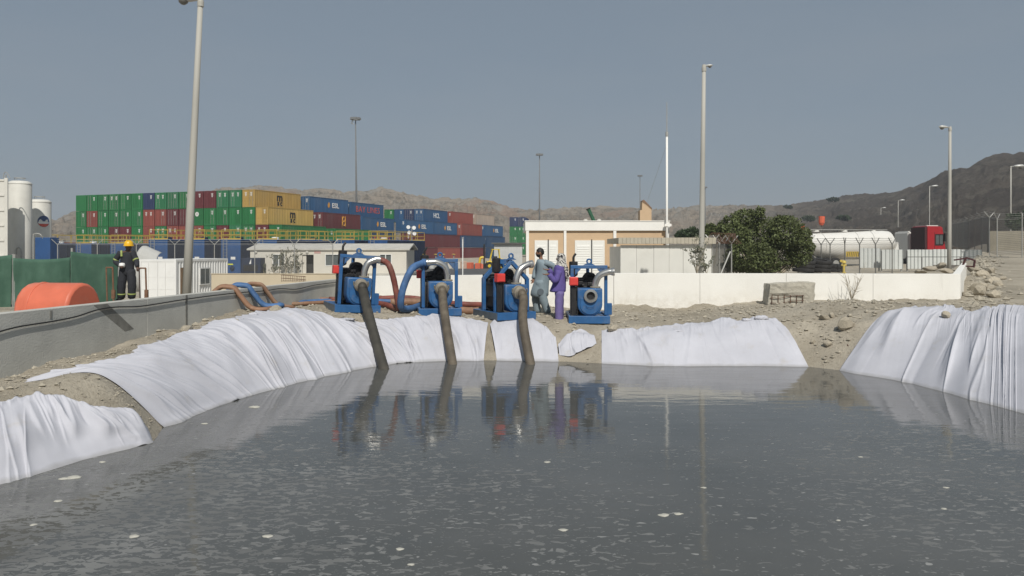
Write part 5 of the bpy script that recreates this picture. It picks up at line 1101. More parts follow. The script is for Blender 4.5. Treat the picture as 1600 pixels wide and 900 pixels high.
def cab(label, px0, px1, pt, m_, Yd, rear=.28, dark=True):
    r = thing('truck_cab', label, 'truck', (XP(px0, Yd), Yd, .9), R(4)); W_ = (px1-px0)*Yd/F; H_ = ZP(pt, Yd)-.9; rr = W_*rear
    MB().bx(-.012, -.002, .08, 2.3, .75, H_-.15).build('rear_panel', mat('cab_rear_panel', (.045,.02,.022), .6) if dark else m_, r)
    MB().prism([(rr,.7),(W_,.7),(W_-.02,1.5),(W_-.35,H_-.15),(W_-.5,H_-.05),(rr,H_)], 0, 2.4).build('body', m_, r, bevel=.05)
    MB().bx(0.0, rr-.005, .06, 2.34, .7, H_-.1).build('rear_wall', mat('cab_rear_dark', (.06,.022,.024), .6) if dark else m_, r, bevel=.04)
    wn = MB().bx(rr+(W_-rr)*.40, W_-.30, -.02, -.003, H_*.52, H_*.80).build('side_window', BLACK, r)
    MB().bx(rr+(W_-rr)*.44, rr+(W_-rr)*.60, -.028, -.022, H_*.55, H_*.77).build('pane', GLASS, wn); MB().bx(rr+(W_-rr)*.64, W_-.36, -.028, -.022, H_*.55, H_*.77).build('pane', GLASS, wn)
    MB().bx(rr+.1, W_-.6, .3, 2.1, H_+.001, H_+.07).build('roof_plate', TW, r)
    MB().bx(W_-.3, W_-.16, -.25, -.05, H_*.62, H_*.82).build('mirror', BLACK, r)
    dd = MB().bx(rr+(W_-rr)*.36, rr+(W_-rr)*.375, -.012, -.002, .8, H_*.85).build('door_seam', BLACK, r)
    for x in (.5, W_-.6):
        for y in (.15, 2.25): wq = MB().lathe([(.28,-.15),(.52,-.15),(.52,.15),(.28,.15)], (x, y, .5), 18, 'y').build('wheel', BLACK, r, smooth=40); MB().lathe([(0,-.1),(.29,-.1),(.29,.155),(0,.16)], (x, y, .5), 12, 'y').build('rim', GREYM, wq)
    MB().bx(.0, W_-.05, .5, 1.9, .45, .69).build('chassis', BLACK, r); return r
cab('red truck cab with a dark rear wall beside the right lamp post', 1446, 1480, 353, RD, YC, .10); cab('white truck cab half hidden between the tanker and the red cab', 1419, 1434, 362, TW, 75, .1, False)
HO = mat('hoarding_white', (.56,.58,.56), .55, var=.06, scale=1.2, dirt=(.40,.40,.37), dirt_amt=.3)
def hoarding(label, px0, px1, pt, pb, Yd, pitch=.27):
    a = P(px0, pb, Yd); r = thing('hoarding_panel', label, 'hoarding', a, 0, 'corrugated sheet panels in the yard'); W_ = (px1-px0)*Yd/F; H_ = (pb-pt)*Yd/F
    q = MB(); n_ = max(2, int(W_/pitch)); pts = []
    for i in range(n_): x = W_*i/n_; p_ = W_/n_; pts += [(x,0),(x+p_*.4,0),(x+p_*.5,.09),(x+p_*.9,.09)]
    pts.append((W_,0)); A = np.array([[(x, y, 0), (x, y, H_)] for x, y in pts]); q.grid(A); q.build('sheet', HO, r, solid=.01)
    MB().bx(0, W_, .11, .16, H_*.93, H_*.99).bx(0, W_, .11, .16, H_*.05, H_*.11).build('rail', GREYM, r)
    for x in (.05, W_-.05): MB().bx(x-.04, x+.04, .12, .20, -.25, H_*.98).build('post', GREYM, r)
    return r
hoarding('white corrugated sheet panel in front of the tanker, left one', 1344, 1376, 388, 418.5, 58); hoarding('white corrugated sheet panel in front of the tanker, right one', 1378, 1411, 390, 420.5, 57)
hoarding('white corrugated sheet panel below the red truck cab', 1418, 1458, 390, 420, 57); hoarding('bluish grey corrugated sheet panel behind the right lamp post', 1458.5, 1502, 389.5, 414, 58); hoarding('corrugated sheet panel at the far right end by the dirt road', 1502.5, 1534, 390, 408, 60)
MB_ = MB().bx(0, 7.2, 0, .04, 0, .05).build('handrail', DKP); MB_.location = P(1418, 402, 54.5); tag(MB_, 'thin dark horizontal rail across the sheet panels', 'rail')
for px in (1440, 1500): o_ = MB().bx(-.03, .03, 0, .05, -1.1, .0).build('rail_post', DKP, MB_); o_.location = ((px-1418)*54.5/F, -.06, 0)
TY = mat('old_tyre', (.028,.027,.026), .9, var=.25, scale=3)
def tyre(label, px, py, Yd, r_, flat=True, rot=(0,0,0), w_=.30):
    t = MB().lathe([(r_*.55,-w_*.4),(r_*.62,-w_*.5),(r_*.95,-w_*.45),(r_,-w_*.3),(r_,w_*.3),(r_*.95,w_*.45),(r_*.62,w_*.5),(r_*.55,w_*.4),(r_*.55,-w_*.4)], (0,0,0), 22).build('tyre', TY, smooth=50)
    t.location = P(px, py, Yd); t.rotation_euler = rot; return tag(t, label, 'tyre', 'old tyres beside the tree')
k = 0
for px, n_, yq in ((1255,4,50),(1281,3,50.5),(1300,2,51.5),(1268,3,53)):
    for j in range(n_): tyre(f'old black tyre, {["bottom","second","third","fourth"][j]} of the {["leftmost front","middle front","right front","rear"][k]} pile beside the tree', px + j*1.2, 422 - j*6.6, yq, .68 if j < 3 else .55, rot=(.08*j, .06, 0), w_=.27)
    k += 1
hy = thing('hydrant', 'yellow hydrant post in front of the white tanker', 'hydrant', P(1318.5, 427, 48), 0)
hy.scale = (.72,.72,.82)
HYD = mat('hydrant_yellow', (.55,.42,.10), .5, var=.1)
MB().tube([(0,0,0),(0,0,.75)], .10, 10).build('barrel', HYD, hy); MB().lathe([(.10,.75),(.20,.77),(.20,.86),(.13,.95),(0,1.0)], (0,0,0), 14).build('bonnet', HYD, hy, smooth=40); MB().tube([(-.22,0,.62),(.22,0,.62)], .06, 8).build('outlet', HYD, hy); MB().lathe([(.18,0),(.18,.07),(0,.08)], (0,0,0), 12).build('base_flange', HYD, hy); MB().bx(-.32,-.12,.0,.12,.86,1.02).build('cap_box', HYD, hy)
OR2 = mat('orange_cloth', (.62,.13,.07), .8)
for i, (px, pt, pb, Yq, sz_) in enumerate(((1283.5,338,352,80,.30),(1253.5,353,360,85,.2))):
    t = thing('orange_marker', ('tall','short')[i] + ' orange marker cone on a pole above the tanker' if not i else 'short orange marker on a pole above the tree', 'marker', (XP(px, Yq), Yq, .8), 0)
    z0, z1 = ZP(pb, Yq)-.8, ZP(pt, Yq)-.8; MB().tube([(0,0,0),(0,0,z0+.1)], .05, 6).build('pole', DKP, t); MB().tube([(0,0,z0),(.02,0,z0+.25),(.04,0,z1)], [sz_*.6, sz_, sz_*1.05], 10).build('sleeve', OR2, t)
# broken furniture and rubble at the wall corner
jk = thing('overturned_table', 'dark red overturned steel table frame on the rubble by the wall corner', 'table frame', P(1508, 418, 33), R(10))
jm = mat('dark_red_steel', (.06,.02,.022), .6)
for a, c in (((-.15,0,.02),(.05,0,.42)),((.05,0,.42),(.52,.05,.30)),((.52,.05,.30),(.46,.05,.0)),((-.45,.1,.32),(.05,0,.40)),((.0,.1,.06),(.46,.1,.04))): MB().bar(a, c, .06).build('bar', jm, jk)
for i, (px, py, w_, h_) in enumerate(((1455,418,30,8),(1478,421,26,7),(1497,421,18,8),(1520,417,16,9),(1438,424,16,5),(1470,413,14,6))):
    o_ = bpy.data.objects.new('rubble_slab', RM[(i+2) % 6]); COL.objects.link(o_); o_.location = P(px, py+h_*.3, 40 - i); o_.scale = (w_*.5*40/F, .3, h_*.62*40/F); o_.rotation_euler = (.1, .1*i, .4*i)
    tag(o_, ['long slab','flat slab','upright slab','corner slab','low dark slab','upper slab'][i] + ' in the rubble pile behind the white wall near the right lamp', 'rubble', 'rubble slabs behind the wall')
sub = MB().prismz([(XP(1420,24),24),(XP(1500,24),24),(XP(1532,36),36),(XP(1536,60),60),(XP(1330,62),62),(XP(1300,50),50)], -.6, .62).build('yard_fill', SOIL); tag(sub, kind='structure')
hp2 = MB(); 
A = np.zeros((26, 14, 3))
for i in range(26):
    for j in range(14):
        u_, v2 = i/25, j/13; x = XP(1425 + 108*u_, 41); A[i, j] = (x, 38+6*v2, .55 + .85*math.sin(v2*math.pi)**.8*(.5+.5*float(fbm(u_*5, v2*2, 77, 3))) * math.sin(u_*math.pi)**.4)
o_ = hp2.grid(A).build('rubble_heap', SOIL, smooth=180, solid=.02); tag(o_, kind='structure')

# ------------------------------------------------------------------ small white bundles on the sheets
def bundle(label, px, py, wpx, hpx, seed):
    import bmesh
    x, y = hit(px, py+hpx*.4); bm = bmesh.new(); bmesh.ops.create_icosphere(bm, subdivisions=4, radius=1); r_ = wpx*y/F/2
    co = np.array([v.co[:] for v in bm.verts]); f = .75 + .35*np.abs(fbm(co[:,0]*3+seed, co[:,1]*3+co[:,2]*2, seed, 3)) + .18*fbm(co[:,0]*7, co[:,2]*7+co[:,1]*5, seed+3, 2)
    for v, k in zip(bm.verts, f): v.co = v.co * float(k)
    me = bpy.data.meshes.new('cloth_bundle'); bm.to_mesh(me); bm.free(); me.materials.append(CLOTH)
    for p in me.polygons: p.use_smooth = True
    o = bpy.data.objects.new('cloth_bundle', me); COL.objects.link(o); o.location = (x, y, TZ(x, y)+.04); o.scale = (r_, r_*.7, hpx*y/F*.42); return tag(o, label, 'cloth', 'crumpled ends of sheet')
bundle('white crumple at the top of the right end of the middle sheet', 1190, 499, 26, 13, 3); bundle('small white crumple at the top left of that middle sheet end', 1166, 502, 16, 10, 9)
bundle('cream crumple on the edge where two sheet widths meet', 1058, 519, 24, 9, 5); bundle('white crumple beside a stone above the long left sheet', 396, 491, 18, 11, 7); bundle('white crumple behind the flat stones on the left sheet edge', 370, 500, 26, 9, 15)
bundle('white crumple on the bank edge between second and third pump', 734, 499, 22, 8, 11); bundle('flat white scrap below the first pump skid', 540, 500, 34, 6, 13); bundle('crumpled sheet edge at the right corner bank top', 1412, 484, 18, 8, 19)
# floating clots
CLOT = mat('foam_clot', (.42,.41,.36), .8, var=.15, scale=20)
for i, (px, py, w_) in enumerate(((880,828,14),(1038,805,18),(1060,803,14),(1100,762,9),(210,838,18),(418,838,16),(100,748,16),(115,746,24),(160,722,12),(398,636,18),(320,662,10),(52,820,12),(625,858,14),(642,882,12),(1475,795,10),(1478,762,9),(1310,813,8),(855,722,10),(1345,714,8),(90,783,14))):
    x, y = wl(px, py); r_ = w_*y/F/2; n_ = 11; q = MB(); rr = random.Random(i)
    ring = [(r_*(1+rr.uniform(-.3,.3))*math.cos(t), r_*.75*(1+rr.uniform(-.3,.3))*math.sin(t)) for t in [2*math.pi*k/n_ for k in range(n_)]]
    q.add([(a, c, .001) for a, c in ring] + [(a*.7, c*.7, r_*.16) for a, c in ring] + [(0,0,r_*.2)], [(k, (k+1)%n_, (k+1)%n_+n_, k+n_) for k in range(n_)] + [(k+n_, (k+1)%n_+n_, 2*n_) for k in range(n_)])
    o = q.build('foam_clot', CLOT, smooth=180); o.location = (x, y, .0); tag(o, f'pale clot floating on the pool, {["front centre, small","right of centre","small one right of centre","far right of centre","left front","left of centre front","at the left sheet corner, small","at the left sheet corner, large","below the left sheet","near the far left bank","off the foreground sheet","left edge front","centre front, upper","centre front, lower","right front","right middle","right front, small","middle of the pool","right, far","left edge, middle"][i]}', 'foam', 'pale clots on the water')

# ------------------------------------------------------------------ people
SKIN = mat('skin', (.23,.12,.075), .55, var=.08, scale=8); HAIR = mat('hair_black', (.012,.011,.010), .6, var=.2, scale=30)
def skin_body(nodes, edges, root_name):
    me = bpy.data.meshes.new('tmp'); names = list(nodes); me.from_pydata([nodes[k][0] for k in names], [(names.index(a), names.index(b)) for a, b in edges], [])
    o = bpy.data.objects.new('tmp', me); COL.objects.link(o); mo = o.modifiers.new('skin', 'SKIN'); mo.use_smooth_shade = True
    lay = me.skin_vertices[0].data if me.skin_vertices else None
    for i, k in enumerate(names): lay[i].radius = (nodes[k][1], nodes[k][1]); lay[i].use_root = (k == root_name)
    sb = o.modifiers.new('sub', 'SUBSURF'); sb.levels = sb.render_levels = 2
    out = bpy.data.meshes.new_from_object(o.evaluated_get(bpy.context.evaluated_depsgraph_get())); bpy.data.objects.remove(o); return out
def head_mesh(mb, c, yaw, tilt=0, s=1.0):
    nu, nv = 20, 16; vs = []; M = Matrix.Rotation(yaw, 3, 'Z') @ Matrix.Rotation(tilt, 3, 'X')
    for j in range(nv+1):
        ph = math.pi*j/nv - math.pi/2
        for i in range(nu):
            th = 2*math.pi*i/nu; x, y, z = math.cos(ph)*math.cos(th), math.cos(ph)*math.sin(th), math.sin(ph)
            X, Y_, Z = x*.076, y*.096, z*.122
            if z < -.2: X *= 1-.22*(-z-.2); Y_ *= 1-.10*(-z-.2)
            fr = max(0, -y)                                     # face looks along -y
            if fr > .8 and abs(x) < .30: Y_ -= .024*math.exp(-((z+.12)/.20)**2)*(1-abs(x)/.30)   # nose
            if fr > .6 and .2 < abs(x) < .6: Y_ += .012*math.exp(-((z-.10)/.14)**2)            # eye sockets
            if fr > .7 and abs(x) < .4: Y_ -= .008*math.exp(-((z+.48)/.10)**2)                 # lips
            if fr > .6 and z < -.65: Y_ -= .008                                                # chin
            if abs(x) > .93 and abs(z) < .25: X *= 1.16                                        # ears
            vs.append(tuple(M @ Vector((X*s, Y_*s, Z*s)) + Vector(c)))
    fs = [(j*nu+i, j*nu+(i+1)%nu, (j+1)*nu+(i+1)%nu, (j+1)*nu+i) for j in range(nv) for i in range(nu)]
    mb.add(vs, fs)
def hand(mb, wrist, d, nrm, curl=.5, s=1.0):
    """palm and five fingers growing from the wrist along d; nrm is the palm normal, fingers curl towards it"""
    d = Vector(d).normalized(); nrm = Vector(nrm); nrm = (nrm - d*nrm.dot(d)).normalized(); sd = d.cross(nrm); w_ = Vector(wrist)
    mb.tube([w_ - d*.02*s, w_ + d*.03*s, w_ + d*.075*s, w_ + d*.095*s], [.024*s, .034*s, .040*s, .030*s], 10, ry=.55)
    for i, ln in enumerate((.066, .076, .070, .055)):
        b0 = w_ + d*.085*s + sd*(.027-.018*i)*s; p1 = b0 + (d*math.cos(curl*.5)+nrm*math.sin(curl*.5))*ln*.45*s; p2 = p1 + (d*math.cos(curl*1.2)+nrm*math.sin(curl*1.2))*ln*.33*s; p3 = p2 + (d*math.cos(curl*1.9)+nrm*math.sin(curl*1.9))*ln*.25*s
        mb.tube([b0-d*.01*s, b0, p1, p2, p3], [.0095*s,.0098*s,.0090*s,.0082*s,.0060*s], 7)
    t0 = w_ + d*.03*s + sd*.03*s; t1 = t0 + (sd*.7+d*.6+nrm*.2).normalized()*.035*s; t2 = t1 + (d*.9+nrm*.35+sd*.2).normalized()*.03*s; mb.tube([t0-sd*.012*s, t0, t1, t2], [.012*s,.012*s,.0105*s,.0075*s], 7)
def finish_body(body_me, extra, parent, name='body', m=None):
    import bmesh
    bm = bmesh.new(); bm.from_mesh(body_me); k = bpy.data.meshes.new('x'); k.from_pydata(extra.v, [], extra.f); bm.from_mesh(k)
    me = bpy.data.meshes.new(name); bm.to_mesh(me); bm.free(); me.materials.append(m or SKIN)
    for p in me.polygons: p.use_smooth = True; p.material_index = 0
    o = bpy.data.objects.new(name, me); COL.objects.link(o); o.parent = parent; return o
def ell(c, rx, ry, yaw=0, n=20, wob=0, seed=0):
    out = []
    for i in range(n):
        t = 2*math.pi*i/n; k = 1 + wob*math.sin(5*t+seed) + wob*.6*math.sin(9*t+seed*2); x, y = rx*math.cos(t)*k, ry*math.sin(t)*k
        out.append((c[0]+x*math.cos(yaw)-y*math.sin(yaw), c[1]+x*math.sin(yaw)+y*math.cos(yaw), c[2]))
    return out
def limb(pts, rs, seg=12, n=5):
    sp_ = spline(pts, n); k = np.interp(np.linspace(0, len(pts)-1, len(sp_)), range(len(pts)), rs)
    kk = [r*(1+.05*math.sin(i*2.3)) for i, r in enumerate(k)]; return sp_, kk
def person(label, loc, J, cloth, spec):
    """J: joints in metres (x right, y away from camera, z up)"""
    p = thing('person', label, 'person', loc, 0); V_ = lambda k: J[k]
    N = {'pelvis': (V_('pelvis'), .09), 'spine': (V_('spine'), .09), 'chest': (V_('chest'), .085), 'neck': (V_('neck'), .05), 'skull': (V_('skull'), .06)}
    E = [('pelvis','spine'),('spine','chest'),('chest','neck'),('neck','skull')]
    for s in 'LR':
        for k, r_ in (('sh',.045),('el',.038),('wr',.027),('hip',.07),('kn',.055),('an',.04),('toe',.03)): N[k+s] = (V_(k+s), r_)
        E += [('chest','sh'+s),('sh'+s,'el'+s),('el'+s,'wr'+s),('pelvis','hip'+s),('hip'+s,'kn'+s),('kn'+s,'an'+s),('an'+s,'toe'+s)]
    bme = skin_body(N, E, 'pelvis'); ex = MB(); head_mesh(ex, V_('head'), spec['yaw'], spec.get('tilt', 0))
    for s in 'LR':
        a, b_ = Vector(V_('el'+s)), Vector(V_('wr'+s)); hand(ex, b_, spec.get('hd'+s, b_-a), spec.get('hn'+s, (0,0,1)), spec.get('curl', .5))
    finish_body(bme, ex, p, 'body', spec.get('skin'))
    return p
# man in grey-blue long tunic, looking left
GB = mat('grey_blue_cloth', (.215,.27,.30), .85, var=.10, scale=5, bump=.3, bscale=9)
Yh = 19.55; k = Yh/F; X = lambda px: (px-846)*k; Zz = lambda py: (494-py)*k
J = dict(pelvis=(-.0,0,.98), spine=(.0,0,1.16), chest=(.03,0,1.30), neck=(.015,0,1.50), skull=(.0,0,1.63), head=(X(845.5),-.01,Zz(394.5)),
         shL=(.10,-.15,1.38), elL=(.33,-.10,1.27), wrL=(.27,-.02,1.04), shR=(.0,.17,1.38), elR=(-.10,.24,1.18), wrR=(-.16,.18,.96),
         hipL=(-.01,-.09,.93), knL=(.06,-.10,.50), anL=(.20,-.08,.09), toeL=(.08,-.12,.04), hipR=(-.01,.09,.93), knR=(-.10,.10,.50), anR=(-.06,.12,.09), toeR=(-.22,.12,.04))
man = person('man in grey blue tunic and trousers turning his head left behind the third pump', (X(846)+XP(846,Yh), Yh, ZP(494, Yh)-.02), J, GB, dict(yaw=R(-78), curl=.6))
rg = [ell((X(846),0,Zz(404)),.075,.085), ell((X(848),0,Zz(406.5)),.13,.17), ell((X(850),0,Zz(411)),.165,.215,0,20,.015,1), ell((X(851),0,Zz(420)),.17,.20,0,20,.02,2), ell((X(850),0,Zz(432)),.175,.19,0,20,.03,3), ell((X(847),0,Zz(445)),.21,.20,0,20,.04,4), ell((X(845.5),0,Zz(456)),.235,.21,0,20,.05,5), ell((X(845),0,Zz(465)),.25,.215,0,20,.06,6)]
MB().loft(rg[::-1]).build('tunic', GB, man, smooth=60, sub=1)
q = MB()
for a, b_, c in (('shL','elL','wrL'), ('shR','elR','wrR')): q.tube(*limb([J[a], J[b_], J[c]], [.085,.075,.058]), 12)
q.build('sleeves', GB, man, smooth=180)
for s in 'LR': MB().tube(*limb([J['hip'+s], J['kn'+s], J['an'+s]], [.125,.115,.085]), 14).build('trouser_leg', GB, man, smooth=180)
MB().lathe([(0,.0),(.085,.0),(.085,.006),(0,.007)], (.0, -.212, .64), 14, 'y').build('dark_patch', mat('grey_cloth_dark', (.11,.135,.155), .9), man)  # darker round disc on the front of the tunic
def hair_cap(c, yaw, rx, ry, rz, m_, parent, name='hair', low=-.1, front=.35):
    q = MB(); nu, nv = 20, 9; vs = []; M = Matrix.Rotation(yaw, 3, 'Z')
    for j in range(nv):
        for i in range(nu):
            th = 2*math.pi*i/nu; y = math.sin(th); lo = low + (front-low)*max(0, -y)**1.5; z = 1 - (1-lo)*j/(nv-1); r_ = math.sqrt(max(0, 1-min(1, z)**2))
            vs.append(tuple(M @ Vector((rx*r_*math.cos(th), ry*r_*y, rz*z)) + Vector(c)))
    q.add(vs, [(j*nu+i, (j+1)*nu+i, (j+1)*nu+(i+1)%nu, j*nu+(i+1)%nu) for j in range(nv-1) for i in range(nu)]); return q.build(name, m_, parent, smooth=180, solid=.006)
man.location = (XP(844, 20.35), 20.35, ZP(494, 20.35)-.01); man.scale = (1.04, 1.04, 1.04)
hair_cap((J['head'][0]+.008, J['head'][1], J['head'][2]+.012), R(-78), .083, .103, .122, HAIR, man, low=-.35, front=.42)
bd = MB(); M = Matrix.Rotation(R(-78), 3, 'Z'); vs = []
for j in range(6):
    for i in range(13):
        t = math.pi*(1.02 + .96*i/12); z = -.30 - .62*j/5; r_ = math.sqrt(max(.02, 1-z*z)); vs.append(tuple(M @ Vector((.080*r_*math.cos(t), .1035*r_*math.sin(t)-.004, .122*z)) + Vector(J['head'])))
bd.add(vs, [(j*13+i, j*13+i+1, (j+1)*13+i+1, (j+1)*13+i) for j in range(5) for i in range(12)]).build('beard', HAIR, man, smooth=180, solid=.008)
q = MB()
for s in 'LR': a = Vector(J['an'+s]); t = Vector(J['toe'+s]); d = (t-a); d.z = 0; d.normalize(); q = MB().tube([a-d*.06+Vector((0,0,-.045)), a+d*.02+Vector((0,0,-.03)), t+Vector((0,0,-.005)), t+d*.08+Vector((0,0,-.015))], [.035,.05,.048,.025], 10, ry=.7); q.build('sandal', mat('brown_leather', (.10,.055,.035), .7), man, smooth=180)
# person in purple with checked scarf, hands held forward
PU = mat('purple_cloth', (.105,.080,.265), .85, var=.10, scale=6, bump=.3, bscale=10); PU2 = mat('purple_trousers', (.15,.12,.29), .85, var=.10, scale=6, bump=.3, bscale=10)
Yh = 18.95; k = Yh/F; X = lambda px: (px-873)*k; Zz = lambda py: (509-py)*k
J = dict(pelvis=(.02,0,.90), spine=(.03,0,1.08), chest=(.02,0,1.32), neck=(.06,0,1.47), skull=(.06,0,1.58), head=(X(876),0,Zz(404)),
         shL=(.0,-.17,1.36), elL=(-.10,-.22,1.12), wrL=(X(857),-.26,Zz(428)), shR=(.04,.17,1.36), elR=(-.06,.20,1.12), wrR=(X(858),.0,Zz(421.5)),
         hipL=(.02,-.09,.86), knL=(.0,-.09,.47), anL=(.0,-.08,.09), toeL=(-.12,-.11,.04), hipR=(.02,.09,.86), knR=(.03,.08,.47), anR=(.03,.09,.09), toeR=(-.09,.09,.04))
wo = person('person in purple tunic and trousers with a checked head scarf, hands held out', (XP(873,Yh), Yh, ZP(509, Yh)+.0), J, PU, dict(yaw=R(-85), curl=.35, hdL=(-1,-.1,-.08), hdR=(-1,.05,.05), hnL=(0,.1,1), hnR=(0,.1,1)))
rg = [ell((X(876),0,Zz(411.5)),.07,.08), ell((X(875.5),0,Zz(414)),.12,.165), ell((X(874),0,Zz(418)),.145,.20,0,20,.015,1), ell((X(874),0,Zz(427)),.15,.185,0,20,.02,2), ell((X(874.5),0,Zz(437)),.155,.18,0,20,.03,3), ell((X(873.5),0,Zz(447)),.18,.19,0,20,.035,4), ell((X(871.5),0,Zz(454)),.205,.20,0,20,.04,5), ell((X(871.5),0,Zz(457)),.215,.205,0,20,.045,6)]
MB().loft(rg[::-1]).build('tunic', PU, wo, smooth=60, sub=1)
q = MB()
for a, b_, c in (('shL','elL','wrL'), ('shR','elR','wrR')): q.tube(*limb([J[a], J[b_], J[c]], [.08,.078,.062]), 12)
q.build('sleeves', PU, wo, smooth=180)
for s in 'LR':
    MB().tube(*limb([J['hip'+s], J['kn'+s], (J['an'+s][0], J['an'+s][1], .07)], [.115,.10,.095]), 14).build('trouser_leg', PU2, wo, smooth=180)
    a = Vector(J['an'+s]); t = Vector(J['toe'+s]); d = (t-a); d.z = 0; d.normalize(); MB().tube([a-d*.06+Vector((0,0,-.045)), a+d*.02+Vector((0,0,-.03)), t+Vector((0,0,-.005)), t+d*.08+Vector((0,0,-.015))], [.035,.05,.048,.025], 10, ry=.7).build('shoe', MATS['brown_leather'], wo, smooth=180)
m, n, b, L = nodes_mat('checked_scarf'); v = mapped(n, L)
vo = n.nodes.new('ShaderNodeTexVoronoi'); vo.inputs['Scale'].default_value = 19; vo.feature = 'DISTANCE_TO_EDGE'; L(v, vo.inputs['Vector'])
L(mixc(n, L, rng_(n, L, noise(n, L, v, 26, 1, .5, 1.2), .48, .53), (.52,.50,.46), (.02,.02,.025)), b.inputs['Base Color']); b.inputs['Roughness'].default_value = .9; SCARF = m
hc = J['head']; sc = MB(); sc.loft([ell((hc[0]+.005,0,hc[2]+.135),.02,.02), ell((hc[0]+.005,0,hc[2]+.125),.065,.06), ell((hc[0]+.01,0,hc[2]+.09),.098,.088,0,20,.02), ell((hc[0]+.012,0,hc[2]+.03),.112,.10,0,20,.03,1), ell((hc[0]+.015,0,hc[2]-.05),.11,.10,0,20,.03,2), ell((hc[0]+.02,0,hc[2]-.11),.115,.12,0,20,.04,3), ell((hc[0]+.01,0,hc[2]-.17),.15,.17,0,20,.05,4), ell((hc[0]+.0,0,hc[2]-.22),.165,.19,0,20,.06,5)][::-1]); sc.build('head_scarf', SCARF, wo, smooth=180, sub=1)
MB().tube(*limb([(hc[0]+.09,-.09,hc[2]-.14), (hc[0]+.14,-.12,hc[2]-.30), (hc[0]+.15,-.12,hc[2]-.46), (hc[0]+.14,-.13,hc[2]-.56)], [.05,.055,.045,.02]), 10, ry=.5).build('scarf_tail', SCARF, wo, smooth=180)
# worker in dark coverall and yellow helmet
CV = mat('dark_coverall', (.022,.024,.030), .85, var=.2, scale=6, bump=.3, bscale=9); HV = mat('lime_band', (.30,.36,.11), .7); SK2 = mat('skin_dark', (.10,.055,.038), .55)
Yh = 21.6; k = Yh/F; X = lambda px: (px-199)*k; Zz = lambda py: (471-py)*k
J = dict(pelvis=(.0,0,.92), spine=(.0,0,1.10), chest=(.0,0,1.33), neck=(.04,0,1.48), skull=(.06,0,1.58), head=(X(201.5),-.02,Zz(386)),
         shL=(.17,-.04,1.38), elL=(.30,-.10,1.15), wrL=(X(220),-.20,Zz(417)), shR=(-.17,-.02,1.38), elR=(-.30,-.06,1.14), wrR=(-.10,-.22,1.02),
         hipL=(.09,0,.88), knL=(.16,-.06,.50), anL=(.13,-.02,.10), toeL=(.20,-.14,.05), hipR=(-.09,0,.88), knR=(-.14,-.04,.48), anR=(-.17,0,.10), toeR=(-.20,-.14,.05))
wk = person('worker in dark coverall and yellow helmet standing behind the grey wall', (XP(199,Yh), Yh, ZP(471, Yh)), J, CV, dict(yaw=R(58), curl=1.1, skin=SK2, hnL=(0,.2,-1), hnR=(0,1,0)))
rg = [ell((X(201),0,Zz(393)),.075,.075), ell((X(200.5),0,Zz(395)),.17,.115), ell((X(200),0,Zz(399)),.215,.14,0,20,.02,1), ell((X(199.5),0,Zz(408)),.20,.145,0,20,.03,2), ell((X(199),0,Zz(416)),.185,.14,0,20,.03,3), ell((X(198.5),0,Zz(424)),.205,.15,0,20,.03,4), ell((X(198.5),0,Zz(431)),.20,.14,0,20,.03,5)]
MB().loft(rg[::-1]).build('coverall_top', CV, wk, smooth=60, sub=1)
for s in 'LR':
    MB().tube(*limb([J['sh'+s], J['el'+s], J['wr'+s]], [.088,.075,.056]), 12).build('sleeve', CV, wk, smooth=180)
    MB().tube(*limb([J['hip'+s], J['kn'+s], J['an'+s]], [.125,.112,.10]), 14).build('trouser_leg', CV, wk, smooth=180)
    a, c = Vector(J['kn'+s]), Vector(J['an'+s]); MB().tube([a.lerp(c,.66), a.lerp(c,.76)], [.114,.112], 14).build('reflective_band', HV, wk, smooth=180)
    a, c = Vector(J['sh'+s]), Vector(J['el'+s]); MB().tube([a.lerp(c,.84), a.lerp(c,.97)], [.086,.082], 14).build('reflective_band', HV, wk, smooth=180)
    a = Vector(J['an'+s]); t = Vector(J['toe'+s]); d = (t-a).normalized(); MB().tube([a-d*.07+Vector((0,0,-.03)), a+Vector((0,0,-.01)), t, t+d*.09], [.05,.06,.055,.03], 10, ry=.8).build('boot', BLACK, wk, smooth=180)
MB().tube([(-.11,-.115,1.43),(-.09,-.15,1.36),(-.085,-.155,1.27)], .026, 6, ry=.5).build('shoulder_strip', HV, wk)
MB().lathe([(.02,0),(.075,.01),(.085,.06),(.07,.12),(.02,.13)], (-.05,-.20,.96), 12).build('white_pouch', FRAMEW, wk, smooth=180)
hl = J['head']; HEL = mat('helmet_yellow', (.68,.40,.02), .35)
q = MB(); q.lathe([(.140,-.005),(.142,.008),(.125,.015),(.122,.06),(.105,.11),(.07,.145),(.03,.158),(0,.16)], (hl[0],hl[1],hl[2]+.035), 22); hm = q.build('helmet', HEL, wk, smooth=60); MB().bx(-.012,.012,-.09,.10,.14,.172).build('helmet_ridge', HEL, hm).location = (hl[0], hl[1], hl[2]+.03)
MB().add([(x*1.0+hl[0]+.05*math.sin(R(30)), y+hl[1], hl[2]+.03) for x, y in [(.13*math.cos(t), -.02-.19*math.sin(t)) for t in [math.pi*i/8 for i in range(9)]]], [tuple(range(9))]).build('visor', HEL, hm, solid=.008)
RUST = mat('rusty_steel', (.16,.085,.05), .85, var=.3, scale=9)
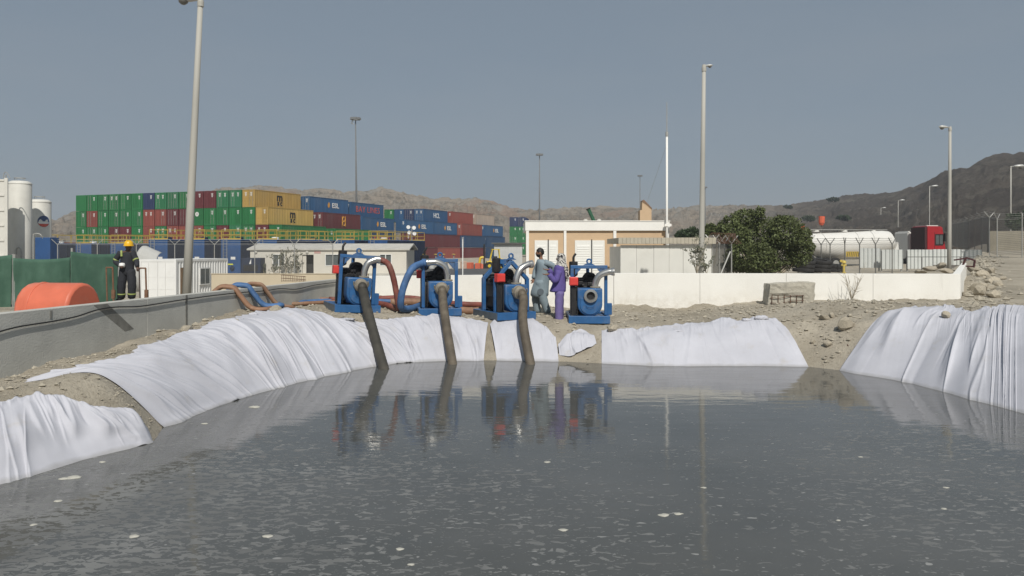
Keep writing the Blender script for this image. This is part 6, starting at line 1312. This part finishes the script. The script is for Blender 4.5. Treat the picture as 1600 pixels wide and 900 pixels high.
for i, (px0, px1, py, lb) in enumerate(((217.5,227.5,419,'rusty steel hand frame held by the worker with his outstretched hand'),(166,176,418,'rusty steel hand frame standing on the left of the worker'))):
    Yq = 21.2; r = thing('steel_hand_frame', lb, 'frame', (XP((px0+px1)/2, Yq), Yq, ZP(471,Yq)), 0); h_ = ZP(py,Yq)-ZP(471,Yq); w_ = (px1-px0)*Yq/F/2
    MB().tube([(-w_*.7,0,0),(-w_,0,h_)], .020, 8).build('upright', RUST if i else mat('dark_steel_bar', (.07,.055,.05), .8), r); MB().tube([(w_*1.3,0,0),(w_,0,h_)], .024, 8).build('upright', RUST, r); MB().tube([(-w_*1.1,0,h_),(w_*1.1,0,h_)], .020, 8).build('handle', RUST, r)
    MB().bx(w_*1.2-.04, w_*1.2+.05, -.03, .03, .08, .32).build('foot_plate', RUST, r)
tp = thing('grey_tarpaulin', 'pale grey tarpaulin heap slumped behind the worker', 'tarpaulin', (XP(222, 55), 55, -.5), 0)
A = np.zeros((20, 12, 3))
for i in range(20):
    for j in range(12):
        u_, v2 = i/19, j/11; x = XP(207+35*u_, 55)-XP(222,55); zt = ZP(np.interp(u_, [0,.15,.3,1],[392,384,384,395]), 55)+.5; A[i,j] = (x, v2*1.2-.3*math.sin(v2*3), (zt)*(math.sin(v2*math.pi*.5)**.5)*1 + .03*float(fbm(u_*6,v2*4,5)))
MB().grid(A).build('tarp', mat('tarp_grey', (.42,.42,.40), .8, var=.06), tp, smooth=180, solid=.02)

# ------------------------------------------------------------------ dusty air
hzm = bpy.data.materials.new('dusty_air'); hzm.use_nodes = True; hn = hzm.node_tree; hn.nodes.remove(hn.nodes['Principled BSDF'])
pv = hn.nodes.new('ShaderNodeVolumePrincipled'); pv.inputs['Color'].default_value = (.86,.90,.96,1); pv.inputs['Density'].default_value = .00045; pv.inputs['Anisotropy'].default_value = .1
hn.links.new(pv.outputs[0], hn.nodes['Material Output'].inputs['Volume'])
hzb = MB().bx(-1000, 1000, -260, 1600, -4, 90).build('haze', hzm); tag(hzb, kind='stuff')
